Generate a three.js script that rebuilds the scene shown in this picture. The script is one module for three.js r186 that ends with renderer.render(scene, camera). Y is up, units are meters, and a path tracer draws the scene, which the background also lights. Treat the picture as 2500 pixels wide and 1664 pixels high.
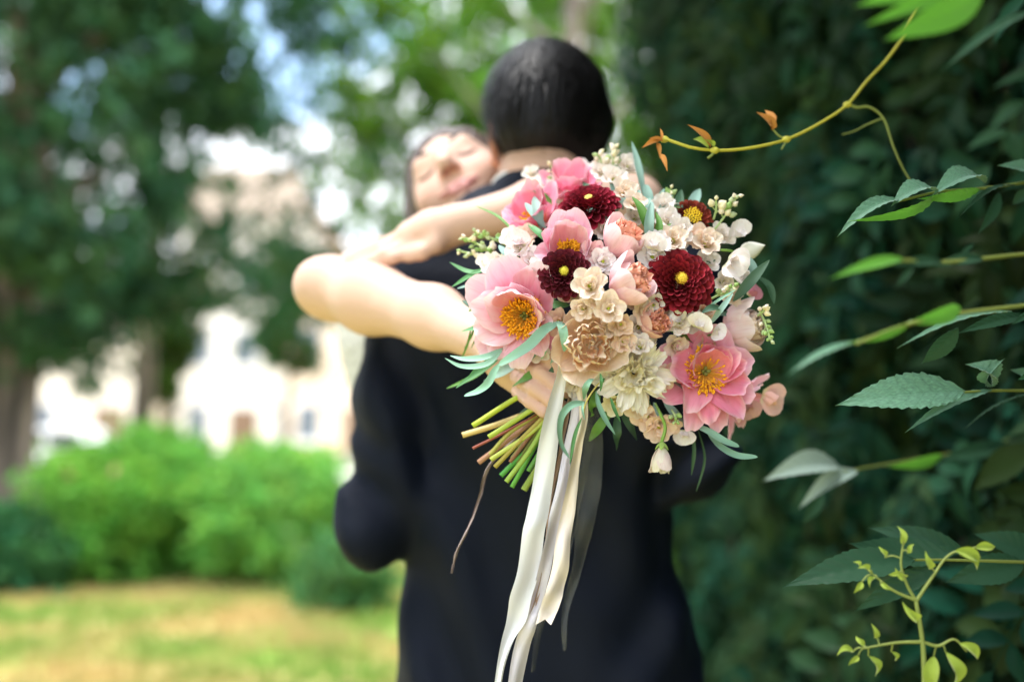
import * as THREE from 'three';
import { ImprovedNoise } from 'three/addons/math/ImprovedNoise.js';
import { mergeGeometries } from 'three/addons/utils/BufferGeometryUtils.js';

// ---------------------------------------------------------------- camera, sky, sun, exposure
const scene = new THREE.Scene();
const renderer = new THREE.WebGLRenderer({ antialias: true });
renderer.toneMapping = THREE.LinearToneMapping;
renderer.toneMappingExposure = 3.35;
renderer.shadowMap.enabled = true;

const EYE = 1.22, PITCH = 0.098, FOV = 37.85;
const camera = new THREE.PerspectiveCamera(FOV, 1024 / 681, 0.05, 300);
camera.filmGauge = 36;
camera.position.set(0, EYE, 0);
camera.rotation.x = PITCH;
camera.focus = 0.965;
camera.userData.fStop = 1.6;
scene.add(camera);

const noise = new ImprovedNoise();
function fbm(x, y, z, n = 4) { let s = 0, a = 0.5; for (let i = 0; i < n; i++) { s += a * noise.noise(x, y, z); x *= 2.03; y *= 2.03; z *= 2.03; a *= 0.5; } return s; }
function rng(seed) { let a = seed >>> 0; return () => { a = (a + 0x6D2B79F5) | 0; let t = Math.imul(a ^ (a >>> 15), 1 | a); t = (t + Math.imul(t ^ (t >>> 7), 61 | t)) ^ t; return ((t ^ (t >>> 14)) >>> 0) / 4294967296; }; }
const lerp = (a, b, t) => a + (b - a) * t, clamp = (x, a = 0, b = 1) => Math.min(b, Math.max(a, x));
const sstep = (a, b, x) => { const t = clamp((x - a) / (b - a)); return t * t * (3 - 2 * t); };
const V = (x, y, z) => new THREE.Vector3(x, y, z);

// bright, lightly broken cloud, the same all round
{
  const w = 1024, h = 512, d = new Float32Array(w * h * 4);
  for (let j = 0; j < h; j++) for (let i = 0; i < w; i++) {
    const el = (j / (h - 1) - 0.5) * Math.PI, az = (i / w) * Math.PI * 2, y = Math.sin(el), c = Math.cos(el);
    const X = c * Math.cos(az), Z = c * Math.sin(az), o = (j * w + i) * 4;
    if (y < -0.02) { d[o] = 0.2; d[o + 1] = 0.21; d[o + 2] = 0.16; d[o + 3] = 1; continue; }
    const n = fbm(X * 3.1 + 7, y * 4.4, Z * 3.1 + 3, 5);
    const blue = sstep(0.06, 0.24, n) * 0.85;
    const L = 0.95 + 0.35 * Math.max(0, y);
    const cl = [0.965 * L, 1.0 * L, 1.06 * L], bl = [0.30, 0.52, 0.86];
    for (let k = 0; k < 3; k++) d[o + k] = lerp(cl[k], bl[k], blue);
    d[o + 3] = 1;
  }
  const t = new THREE.DataTexture(d, w, h, THREE.RGBAFormat, THREE.FloatType);
  t.mapping = THREE.EquirectangularReflectionMapping; t.magFilter = THREE.LinearFilter; t.needsUpdate = true;
  scene.background = t; scene.environment = t;
}
const sun = new THREE.DirectionalLight(new THREE.Color(1, 0.965, 0.92), 1.5);
sun.position.set(-2.2, 9, 1.0); sun.target.position.set(0, 0, 0);
sun.castShadow = true; sun.shadow.radius = 30; sun.shadow.mapSize.set(2048, 2048);
Object.assign(sun.shadow.camera, { left: -20, right: 20, top: 20, bottom: -20, near: 0.5, far: 60 });
sun.position.multiplyScalar(3);
scene.add(sun, sun.target);

// ---------------------------------------------------------------- helpers
// A place in the photograph (2500 x 1664) at a distance zd in front of the camera, as a point in the garden.
const KX = Math.tan(FOV * Math.PI / 360) * (1024 / 681) / 1250, KY = Math.tan(FOV * Math.PI / 360) / 832;
const cP = Math.cos(PITCH), sP = Math.sin(PITCH);
function at(px, py, zd) {
  const X = (px - 1250) * KX, Y = -(py - 832) * KY;
  const dy = Y * cP + sP, dz = Y * sP - cP, s = -zd / dz;
  return V(X * s, EYE + dy * s, -zd);
}
const M = (px, zd) => px * KX * zd;            // pixels to metres at a distance

const used = {};
function numbered(name) { used[name] = (used[name] || 0) + 1; return used[name] === 1 ? name : `${name}_${String(used[name] - 1).padStart(3, '0')}`; }
function thing(name, label, category, base = V(0, 0, 0), group) {
  const o = new THREE.Group(); o.name = numbered(name); o.position.copy(base); o.userData = { label, category };
  if (group) o.userData.group = group;
  scene.add(o); return o;
}
function worldOrigin(o) { const p = V(0, 0, 0); for (let q = o; q && q !== scene; q = q.parent) p.add(q.position); return p; }
// a part whose geometry is given in world axes; parent groups here are only moved, not turned
function part(name, geo, mat, parent, label) {
  const m = new THREE.Mesh(geo, mat); m.name = name;
  if (parent && parent !== scene) { const w = worldOrigin(parent); m.position.set(-w.x, -w.y, -w.z); parent.add(m); } else scene.add(m);
  if (label) m.userData.label = label;
  return m;
}
function structure(name, geo, mat) { const m = new THREE.Mesh(geo, mat); m.name = name; m.userData.kind = 'structure'; scene.add(m); return m; }
const lin = (r, g, b) => new THREE.Color().setRGB(r, g, b);
function mat(r, g, b, rough = 0.8, o = {}) { return new THREE.MeshPhysicalMaterial({ color: lin(r, g, b), roughness: rough, metalness: 0, side: THREE.DoubleSide, ...o }); }
function canvasNoise(w, h, f, srgb = true) {
  const d = new Uint8Array(w * h * 4);
  for (let j = 0; j < h; j++) for (let i = 0; i < w; i++) { const c = f(i / w, j / h), o = (j * w + i) * 4; d[o] = clamp(c[0]) * 255; d[o + 1] = clamp(c[1]) * 255; d[o + 2] = clamp(c[2]) * 255; d[o + 3] = 255; }
  const t = new THREE.DataTexture(d, w, h); t.wrapS = t.wrapT = THREE.RepeatWrapping; t.magFilter = THREE.LinearFilter; t.needsUpdate = true;
  if (srgb) t.colorSpace = THREE.SRGBColorSpace;
  return t;
}
// a grid surface from f(u, v) -> [x, y, z], with an optional colour per vertex
function grid(nu, nv, f, col, closedU = false) {
  const p = [], c = [], uv = [], idx = [];
  for (let j = 0; j <= nv; j++) for (let i = 0; i <= nu; i++) {
    const u = i / nu, v = j / nv, q = f(u, v); p.push(q.x ?? q[0], q.y ?? q[1], q.z ?? q[2]); uv.push(u, v);
    if (col) { const k = col(u, v); c.push(k[0], k[1], k[2]); }
  }
  for (let j = 0; j < nv; j++) for (let i = 0; i < nu; i++) { const a = j * (nu + 1) + i, b = a + 1, e = a + nu + 1, g = e + 1; idx.push(a, b, g, a, g, e); }
  const G = new THREE.BufferGeometry();
  G.setAttribute('position', new THREE.Float32BufferAttribute(p, 3)); G.setAttribute('uv', new THREE.Float32BufferAttribute(uv, 2));
  if (col) G.setAttribute('color', new THREE.Float32BufferAttribute(c, 3));
  G.setIndex(idx); G.computeVertexNormals(); return G;
}
// a tube through points with radius r(t)
function tube(pts, r, seg = 24, sides = 8) {
  const cv = new THREE.CatmullRomCurve3(pts), fr = cv.computeFrenetFrames(seg, false), P = [];
  for (let i = 0; i <= seg; i++) P.push(cv.getPointAt(i / seg));
  const R = typeof r === 'function' ? r : () => r;
  const g = grid(sides, seg + 2, (u, v) => {
    const j = clamp(Math.round(v * (seg + 2)) - 1, 0, seg), a = u * Math.PI * 2, cap = v === 0 || v === 1 ? 0.02 : 1, rr = R(j / seg) * cap;
    return P[j].clone().addScaledVector(fr.normals[j], Math.cos(a) * rr).addScaledVector(fr.binormals[j], Math.sin(a) * rr);
  });
  return g;
}
// surface of f(x,y,z) = 0 on a grid (surface nets)
function net(lo, hi, cell, f, col) {
  const n = [0, 1, 2].map((k) => Math.ceil((hi[k] - lo[k]) / cell) + 1), [nx, ny, nz] = n, val = new Float32Array(nx * ny * nz);
  const I = (i, j, k) => (k * ny + j) * nx + i;
  for (let k = 0; k < nz; k++) for (let j = 0; j < ny; j++) for (let i = 0; i < nx; i++) val[I(i, j, k)] = f(lo[0] + i * cell, lo[1] + j * cell, lo[2] + k * cell);
  const id = new Int32Array(nx * ny * nz).fill(-1), p = [], c = [], idx = [];
  const E = [[0, 1], [0, 2], [0, 4], [1, 3], [1, 5], [2, 3], [2, 6], [3, 7], [4, 5], [4, 6], [5, 7], [6, 7]], g = new Float32Array(8);
  for (let k = 0; k < nz - 1; k++) for (let j = 0; j < ny - 1; j++) for (let i = 0; i < nx - 1; i++) {
    let m = 0; for (let q = 0; q < 8; q++) { g[q] = val[I(i + (q & 1), j + ((q >> 1) & 1), k + (q >> 2))]; if (g[q] < 0) m |= 1 << q; }
    if (m === 0 || m === 255) continue;
    let x = 0, y = 0, z = 0, cnt = 0;
    for (const [a, b] of E) { if (((m >> a) & 1) === ((m >> b) & 1)) continue; const t = g[a] / (g[a] - g[b]); x += lerp(a & 1, b & 1, t); y += lerp((a >> 1) & 1, (b >> 1) & 1, t); z += lerp(a >> 2, b >> 2, t); cnt++; }
    id[I(i, j, k)] = p.length / 3;
    const X = lo[0] + (i + x / cnt) * cell, Y = lo[1] + (j + y / cnt) * cell, Z = lo[2] + (k + z / cnt) * cell;
    p.push(X, Y, Z); if (col) c.push(...col(X, Y, Z));
  }
  const quad = (a, b, e, d, fl) => { if (a < 0 || b < 0 || e < 0 || d < 0) return; if (fl) idx.push(a, b, e, a, e, d); else idx.push(a, e, b, a, d, e); };
  for (let k = 1; k < nz - 1; k++) for (let j = 1; j < ny - 1; j++) for (let i = 1; i < nx - 1; i++) {
    const v0 = val[I(i, j, k)] < 0;
    if (v0 !== val[I(i + 1, j, k)] < 0) quad(id[I(i, j - 1, k - 1)], id[I(i, j, k - 1)], id[I(i, j, k)], id[I(i, j - 1, k)], v0);
    if (v0 !== val[I(i, j + 1, k)] < 0) quad(id[I(i - 1, j, k - 1)], id[I(i - 1, j, k)], id[I(i, j, k)], id[I(i, j, k - 1)], v0);
    if (v0 !== val[I(i, j, k + 1)] < 0) quad(id[I(i - 1, j - 1, k)], id[I(i, j - 1, k)], id[I(i, j, k)], id[I(i - 1, j, k)], v0);
  }
  const G = new THREE.BufferGeometry(); G.setAttribute('position', new THREE.Float32BufferAttribute(p, 3));
  if (col) G.setAttribute('color', new THREE.Float32BufferAttribute(c, 3));
  G.setAttribute('uv', new THREE.Float32BufferAttribute(p.length ? p.filter((_, i) => i % 3 !== 2) : [], 2));
  G.setIndex(idx); G.computeVertexNormals(); return G;
}
function smin(a, b, k) { const h = Math.max(k - Math.abs(a - b), 0) / k; return Math.min(a, b) - h * h * k * 0.25; }
function smax(a, b, k) { return -smin(-a, -b, k); }
// tapered capsule between two points
function cone(a, b, r1, r2) {
  const bx = b.x - a.x, by = b.y - a.y, bz = b.z - a.z, l2 = bx * bx + by * by + bz * bz;
  return (x, y, z) => { const px = x - a.x, py = y - a.y, pz = z - a.z, t = clamp((px * bx + py * by + pz * bz) / l2); return Math.hypot(px - bx * t, py - by * t, pz - bz * t) - lerp(r1, r2, t); };
}
function ell(c, rx, ry, rz) {
  const m = Math.min(rx, ry, rz);
  return (x, y, z) => { const a = (x - c.x) / rx, b = (y - c.y) / ry, d = (z - c.z) / rz, k = Math.sqrt(a * a + b * b + d * d), k1 = Math.hypot(a / rx, b / ry, d / rz); return k1 > 1e-9 ? k * (k - 1) / k1 : -m; };
}
function chain(pts, rs, k = 0.02) { const cs = []; for (let i = 0; i + 1 < pts.length; i++) cs.push(cone(pts[i], pts[i + 1], rs[i], rs[i + 1])); return (x, y, z) => { let d = 1e9; for (const c of cs) d = smin(d, c(x, y, z), k); return d; }; }
// ---------------------------------------------------------------- ground
{
  const tex = canvasNoise(1024, 1024, (u, v) => {
    const a = fbm(u * 9, v * 9, 1.3, 5), b = fbm(u * 40, v * 40, 5.1, 3), c = fbm(u * 120, v * 120, 9.7, 2);
    const dry = clamp(0.74 + a * 2.4 + b * 0.6), f = 0.92 + c * 0.4;
    return [lerp(0.50, 0.80, dry) * f, lerp(0.66, 0.70, dry) * f, lerp(0.24, 0.46, dry) * f];
  });
  tex.repeat.set(14, 14);
  const g = new THREE.PlaneGeometry(160, 160, 1, 1); g.rotateX(-Math.PI / 2); g.translate(0, 0, -40);
  structure('lawn', g, new THREE.MeshStandardMaterial({ map: tex, roughness: 1 }));
  // worn path and street in front of the houses
  const s = new THREE.BoxGeometry(120, 0.06, 12); s.translate(-10, 0.0, -31);
  structure('street', s, mat(0.42, 0.40, 0.37, 0.95));
  // short grass
  const R = rng(5), blade = [];
  for (let k = 0; k < 9; k++) {
    const a = R() * 6.28, r = R() * 0.05, h = 0.03 + R() * 0.035, lx = (R() - 0.5) * 0.04, lz = (R() - 0.5) * 0.04, w = 0.0035, x = Math.cos(a) * r, z = Math.sin(a) * r, q = R() * 6.28;
    const g = new THREE.BufferGeometry();
    g.setAttribute('position', new THREE.Float32BufferAttribute([x - w * Math.cos(q), 0, z - w * Math.sin(q), x + w * Math.cos(q), 0, z + w * Math.sin(q), x + lx, h, z + lz], 3));
    g.setIndex([0, 1, 2]); g.computeVertexNormals(); blade.push(g);
  }
  const tuft = mergeGeometries(blade), n = 26000, im = new THREE.InstancedMesh(tuft, mat(1, 1, 1, 0.9), n), o = new THREE.Object3D(), c = new THREE.Color();
  for (let i = 0; i < n; i++) {
    const z = -3.6 - 9 * R(), x = -6 + 7.2 * R();
    o.position.set(x, 0, z); o.rotation.y = R() * 6.28; o.scale.setScalar(0.6 + R() * 0.8); o.updateMatrix(); im.setMatrixAt(i, o.matrix);
    const dry = clamp(0.68 + fbm(x * 0.9, z * 0.9, 4, 3) * 3 + (R() - 0.5) * 0.6 - 0.5 * sstep(-1.6, -0.8, x));
    c.setRGB(lerp(0.18, 0.60, dry), lerp(0.36, 0.46, dry), lerp(0.05, 0.19, dry)); im.setColorAt(i, c);
  }
  im.name = 'grass'; im.userData = { label: 'short patchy grass with dry yellow blades on the lawn', category: 'grass', kind: 'stuff' }; scene.add(im);
}

// ---------------------------------------------------------------- trees
const barkMat = (() => {
  const t = canvasNoise(256, 512, (u, v) => { const a = 0.5 + fbm(u * 14, v * 5, 2, 4) * 0.9; return [a * 0.62 + 0.1, a * 0.56 + 0.09, a * 0.5 + 0.09]; });
  const b = canvasNoise(256, 512, (u, v) => { const a = 0.5 + fbm(u * 18, v * 6, 7, 4); return [a, a, a]; }, false);
  return new THREE.MeshStandardMaterial({ map: t, bumpMap: b, bumpScale: 0.02, roughness: 0.95 });
})();
// a leafy spray: several bent leaves around a twig
function spray(nLeaf, len, wid, reach, seed) {
  const R = rng(seed), gs = [];
  for (let k = 0; k < nLeaf; k++) {
    const L = len * (0.7 + R() * 0.6), W = wid * (0.7 + R() * 0.6);
    const g = new THREE.BufferGeometry();
    g.setAttribute('position', new THREE.Float32BufferAttribute([0, 0, 0, -W / 2, L * 0.45, 0.1 * L, W / 2, L * 0.45, 0.1 * L, 0, L * 0.5, 0, 0, L, -0.12 * L], 3));
    g.setIndex([0, 3, 1, 0, 2, 3, 1, 3, 4, 3, 2, 4]);
    const e = new THREE.Euler((R() - 0.5) * 2.4, R() * 6.28, (R() - 0.5) * 2.4);
    g.applyMatrix4(new THREE.Matrix4().makeRotationFromEuler(e)); g.translate((R() - 0.5) * reach, (R() - 0.5) * reach, (R() - 0.5) * reach); gs.push(g);
  }
  const m = mergeGeometries(gs); m.computeVertexNormals(); return m;
}
const leafy = (r, g, b, t = 0.3) => new THREE.MeshPhysicalMaterial({ color: lin(r, g, b), roughness: 1, transmission: t, thickness: 0, side: THREE.DoubleSide, specularIntensity: 0.25 });
const SPRAYS = [spray(10, 0.11, 0.085, 0.17, 11), spray(10, 0.11, 0.085, 0.2, 23)];
// crown: clumps spread through ellipsoids [cx,cy,cz, rx,ry,rz, nClumps, clumpRadius, leavesPerClump]
function crown(parent, blobs, material, tint, seed, geos = SPRAYS, scale = 1) {
  const R = rng(seed), spots = [], o = new THREE.Object3D(), c = new THREE.Color(), w = worldOrigin(parent);
  const gauss = () => (R() + R() + R() - 1.5) * 0.9;
  for (const [cx, cy, cz, rx, ry, rz, n, cr, per] of blobs) for (let k = 0; k < n; k++) {
    let x, y, z, q; do { x = R() * 2 - 1; y = R() * 2 - 1; z = R() * 2 - 1; q = x * x + y * y + z * z; } while (q > 1 || q < 0.12 && R() < 0.7);
    const X = cx + x * rx, Y = cy + y * ry, Z = cz + z * rz, s = cr * (0.6 + R() * 0.8), t = 0.75 + R() * 0.5;
    for (let i = 0; i < per; i++) spots.push([X + gauss() * s, Y + gauss() * s * 0.6, Z + gauss() * s, t]);
  }
  geos.forEach((geo, gi) => {
    const mine = spots.filter((_, i) => i % geos.length === gi), im = new THREE.InstancedMesh(geo, material, mine.length);
    mine.forEach(([x, y, z, t], i) => {
      o.position.set(x - w.x, Math.max(y, 0.05) - w.y, z - w.z); o.rotation.set(R() * 6.28, R() * 6.28, R() * 6.28); o.scale.setScalar(scale * (0.7 + R() * 0.7)); o.updateMatrix(); im.setMatrixAt(i, o.matrix);
      const v = 0.7 + R() * 0.6, y2 = R(); c.setRGB(tint[0] * v * (0.85 + 0.5 * y2), tint[1] * v, tint[2] * v * (1.15 - 0.4 * y2)); im.setColorAt(i, c);
    });
    im.name = 'crown'; im.userData.kind = 'stuff'; parent.add(im);
  });
}
function trunk(parent, base, top, r0, r1, limbs, seed) {
  const R = rng(seed), mid = base.clone().lerp(top, 0.5).add(V((R() - 0.5) * 0.2, 0, (R() - 0.5) * 0.2));
  part('trunk', tube([base.clone().add(V(0, -0.1, 0)), base.clone().lerp(mid, 0.4), mid, top], (t) => lerp(r0, r1, t) * (1 + 0.5 * Math.exp(-t * 14)), 20, 14), barkMat, parent);
  for (let k = 0; k < limbs; k++) {
    const t = 0.45 + 0.5 * (k / limbs), s = base.clone().lerp(top, t), a = k * 2.4 + R(), l = 1.2 + R() * 1.6;
    part('limb', tube([s, s.clone().add(V(Math.cos(a) * l * 0.5, l * 0.35, Math.sin(a) * l * 0.5)), s.clone().add(V(Math.cos(a) * l, l * 0.9, Math.sin(a) * l))], (q) => lerp(r1 * 0.8, 0.015, q), 10, 7), barkMat, parent);
  }
}
const leafDark = new THREE.MeshPhysicalMaterial({ color: 0xffffff, roughness: 0.9, specularIntensity: 0.3, side: THREE.DoubleSide }), leafLight = leafy(1, 1, 1, 0.42);
{
  // big dark tree whose trunk stands beside the rose shrubs
  let b = at(-18, 1349, 11); b.y = 0;
  let t = thing('broadleaf_tree', 'dark broadleaf tree with thick grey trunk beside the flowering shrub', 'tree', b, 'park trees');
  trunk(t, b, b.clone().add(V(0.15, 6, 0)), 0.36, 0.22, 6, 3);
  crown(t, [[b.x - 0.2, 5.6, b.z, 3.0, 4.0, 3, 110, 0.7, 46], [b.x + 0.9, 3.6, b.z + 0.4, 1.3, 1.5, 2, 12, 0.5, 30]], leafDark, [0.036, 0.105, 0.048], 31);
  // airy linden through which the sky shows
  b = at(330, 1260, 17); b.y = 0;
  t = thing('broadleaf_tree', 'airy linden tree with many sky gaps in front of the cream houses', 'tree', b, 'park trees');
  trunk(t, b, b.clone().add(V(0.2, 7, 0)), 0.2, 0.12, 7, 5);
  crown(t, [[b.x + 1.2, 7.1, b.z, 4.8, 4.2, 2.2, 280, 0.9, 9], [b.x - 1.4, 4.2, b.z, 2.6, 1.0, 1.5, 18, 0.45, 16]], leafDark, [0.036, 0.12, 0.05], 37);
  // bright green tree behind the couple
  b = at(1404, 1300, 13.5); b.y = 0;
  t = thing('broadleaf_tree', 'fresh green tree with slim grey trunk behind the dark haired man', 'tree', b, 'park trees');
  trunk(t, b, b.clone().add(V(0.05, 9, 0)), 0.15, 0.11, 7, 8);
  crown(t, [[b.x - 0.6, 6.9, b.z - 2.6, 3.9, 3.2, 1.8, 150, 0.8, 23], [b.x + 0.9, 4.2, b.z - 1.6, 1.2, 2.3, 1.0, 26, 0.5, 44]], leafLight, [0.12, 0.29, 0.03], 41);
  // small cone shaped tree
  b = at(395, 1170, 21); b.y = 0;
  t = thing('conical_tree', 'small dark conical tree between the two pale houses', 'tree', b, 'park trees');
  trunk(t, b, b.clone().add(V(0, 3.4, 0)), 0.09, 0.04, 3, 13);
  crown(t, [[b.x, 2.9, b.z, 0.55, 0.8, 0.5, 16, 0.28, 55], [b.x + 0.05, 4.1, b.z, 0.9, 0.9, 0.8, 18, 0.34, 55]], leafDark, [0.045, 0.10, 0.02], 43);
  // low round tree near the white house
  b = at(700, 1150, 24); b.y = 0;
  t = thing('round_tree', 'low round green tree before the white house front', 'tree', b, 'park trees');
  trunk(t, b, b.clone().add(V(0, 3, 0)), 0.1, 0.05, 4, 15);
  crown(t, [[b.x, 3.6, b.z, 0.9, 0.7, 0.8, 14, 0.35, 40], [b.x + 0.5, 5.0, b.z, 1.5, 1.3, 1.2, 22, 0.5, 26]], leafDark, [0.05, 0.13, 0.05], 47);
  // unseen tree over the vine wall, its low crown added to shade the leaves
  b = V(3.6, 0, -3.4);
  t = thing('broadleaf_tree', 'unseen tall dark tree spreading added shade branches above the vine covered wall', 'tree', b, 'park trees');
  trunk(t, b, b.clone().add(V(-0.2, 5.5, 0)), 0.24, 0.15, 6, 17);
  crown(t, [[b.x - 1.1, 5.2, b.z + 0.4, 2.5, 1.7, 4.2, 150, 0.55, 46], ...[0, 1, 2, 3, 4, 5].map((k) => [0.95, 2.55 + 0.47 * k, -k, 0.85, 0.42, 0.65, 24, 0.26, 48])], leafDark, [0.04, 0.10, 0.04], 53);
  // unseen tree behind the camera, added only to shade the vine wall
  b = V(3.4, 0, 2.6);
  t = thing('broadleaf_tree', 'unseen dark tree added to shade the near end of the vine covered wall', 'tree', b, 'park trees');
  trunk(t, b, b.clone().add(V(-0.1, 5, 0)), 0.22, 0.14, 6, 19);
  crown(t, [[b.x - 0.3, 5.4, b.z, 2.6, 2.4, 2.8, 110, 0.55, 40]], leafDark, [0.04, 0.10, 0.04], 59);
  // trees added across the lawn, out of view, to shade the wall of vine
  for (const [x, z, w, label] of [[-6.9, -1.6, 2.8, 'wide unseen tree added on the open lawn to shade the vine wall'], [-6.2, 3.6, 2.8, 'round unseen tree added for shade on the open lawn beyond the wide one, away from the houses']]) {
    b = V(x, 0, z); t = thing('broadleaf_tree', label, 'tree', b, 'park trees');
    trunk(t, b, b.clone().add(V(0.1, 5, 0)), 0.24, 0.15, 6, Math.round(30 + z));
    crown(t, [[b.x, 4.6, b.z, w, 3.3, 2.6, 120, 0.6, 42]], leafDark, [0.042, 0.115, 0.045], Math.round(90 + z));
  }
}
// shrubs
function shrub(label, px0, px1, pyTop, zd, tint, seed, name = 'flowering_shrub', dense = 1) {
  const a = at(px0, 1300, zd), c = at(px1, 1300, zd), top = at((px0 + px1) / 2, pyTop, zd).y, b = V((a.x + c.x) / 2, 0, -zd), R = rng(seed);
  const t = thing(name, label, 'shrub', b, 'shrubs on the lawn'), w = (c.x - a.x) / 2;
  for (let k = 0; k < 7; k++) { const q = k * 0.9; part('stem', tube([V(b.x + Math.cos(q) * 0.08, 0, b.z + Math.sin(q) * 0.08), V(b.x + Math.cos(q) * w * 0.35, top * 0.4, b.z + Math.sin(q) * 0.2), V(b.x + Math.cos(q) * w * 0.7, top * 0.8, b.z + Math.sin(q) * 0.4)], 0.012, 8, 6), barkMat, t); }
  crown(t, [[b.x, top * 0.5, b.z, w, top * 0.46, Math.min(w, 0.9), Math.round(70 * dense), 0.26, 46], [b.x - w * 0.1, top * 0.86, b.z, w * 0.8, top * 0.22, 0.5, Math.round(16 * dense), 0.14, 26]], leafLight, tint, seed, [spray(8, 0.075, 0.05, 0.16, seed + 1), spray(8, 0.075, 0.05, 0.16, seed + 2)]);
  return { t, b, w, top };
}
{
  const s = shrub('tall rounded rose shrub with two pink blooms near the grey trunk', 90, 560, 1085, 8.9, [0.17, 0.46, 0.07], 61);
  const pm = mat(0.8, 0.33, 0.30, 0.9);
  for (const [px, py] of [[172, 1152], [288, 1152]]) {
    const p = at(px, py, 8.25), g = [];
    for (let k = 0; k < 9; k++) g.push(grid(4, 4, (u, v) => { const a = k * 0.7 + (u - 0.5) * 1.1, f = 0.4 + v * 0.9, r = 0.055 * v * (k % 2 ? 1 : 0.7); return [p.x + Math.cos(a) * r * Math.sin(f), p.y + Math.sin(a) * r * Math.sin(f), p.z + r * Math.cos(f)]; }));
    part('bloom', mergeGeometries(g), pm, s.t);
  }
  shrub('broad light green shrub next to the suited man', 520, 830, 1120, 8.6, [0.19, 0.48, 0.09], 67);
  shrub('low blue green shrub at the foot of the grey trunk', -140, 170, 1270, 8.3, [0.04, 0.17, 0.06], 71);
  shrub('leafy green shrub at the far foot of the vine wall', 1575, 1830, 960, 6.4, [0.10, 0.28, 0.05], 83, 'wall_shrub');
  shrub('tiny leafy seedling alone on the lawn', 812, 868, 1352, 7.4, [0.09, 0.26, 0.08], 73, 'garden_seedling', 0.12);
  shrub('shaggy dark hedge bush below the parked car', 60, 420, 1130, 13, [0.06, 0.16, 0.03], 79, 'hedge_bush', 0.8);
}
// ---------------------------------------------------------------- houses and a car beyond the street
function house(label, px0, px1, pyTop, zd, col, roofCol, seed) {
  const a = at(px0, 1100, zd), c = at(px1, 1100, zd), h = at(px0, pyTop, zd).y, b = V((a.x + c.x) / 2, 0, -zd), W = c.x - a.x, D = 7;
  const t = thing('house', label, 'house', b, 'houses across the street');
  const put = (name, w, hh, d, x, y, z, m, to = t) => { const g = new THREE.BoxGeometry(w, hh, d); g.translate(b.x + x, y + hh / 2, b.z + z); return part(name, g, m, to); };
  const wm = mat(...col, 0.9), fm = mat(0.75, 0.73, 0.7, 0.7), gm = mat(0.16, 0.18, 0.2, 0.12);
  put('wall', W, h, D, 0, 0, -D / 2, wm); put('plinth', W + 0.1, 0.6, 0.2, 0, 0, 0.02, mat(0.4, 0.37, 0.34, 0.9)); put('cornice', W + 0.3, 0.25, 0.35, 0, h - 0.25, 0.08, fm);
  const s = new THREE.Shape([[-W / 2 - 0.4, 0], [W / 2 + 0.4, 0], [W / 2 - 1.2, 2.2], [-W / 2 + 1.2, 2.2]].map((q) => new THREE.Vector2(...q)));
  const rg = new THREE.ExtrudeGeometry(s, { depth: D + 0.8, bevelEnabled: false }); rg.translate(b.x, h, b.z - D - 0.4); const roof = part('roof', rg, mat(...roofCol, 0.85), t);
  put('chimney', 0.6, 1.4, 0.6, W * 0.25, h + 1.4, -2, mat(0.35, 0.2, 0.15, 0.9), roof);
  const nx = Math.max(2, Math.round(W / 2.1)), ny = Math.max(1, Math.floor(h / 3));
  for (let j = 0; j < ny; j++) for (let i = 0; i < nx; i++) {
    const x = (i + 0.5) / nx * W - W / 2, y = 1.1 + j * 3;
    if (j === 0 && i === 1) { const d = put('door', 1.1, 2.3, 0.08, x, 0.1, 0.05, mat(0.2, 0.12, 0.07, 0.6)); put('handle', 0.05, 0.14, 0.06, x + 0.4, 1.1, 0.12, gm, d); continue; }
    const w = put('window', 1.0, 1.5, 0.1, x, y, 0.02, fm); put('pane', 0.8, 1.3, 0.04, x, y + 0.1, 0.07, gm, w); put('sill', 1.2, 0.08, 0.25, x, y - 0.08, 0.1, fm, w);
  }
}
house('cream plastered house seen past the grey trunk', 20, 345, 820, 38, [0.80, 0.70, 0.56], [0.34, 0.26, 0.22], 1);
house('pale pink house set back between the cream and white houses', 330, 500, 800, 42, [0.72, 0.50, 0.42], [0.28, 0.13, 0.09], 2);
house('tall white house with rows of windows behind the light green shrub', 425, 760, 540, 40, [0.84, 0.78, 0.70], [0.50, 0.40, 0.33], 3);
house('peach house closest to the embracing couple', 690, 1180, 760, 39, [0.82, 0.64, 0.48], [0.3, 0.14, 0.1], 4);
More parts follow.
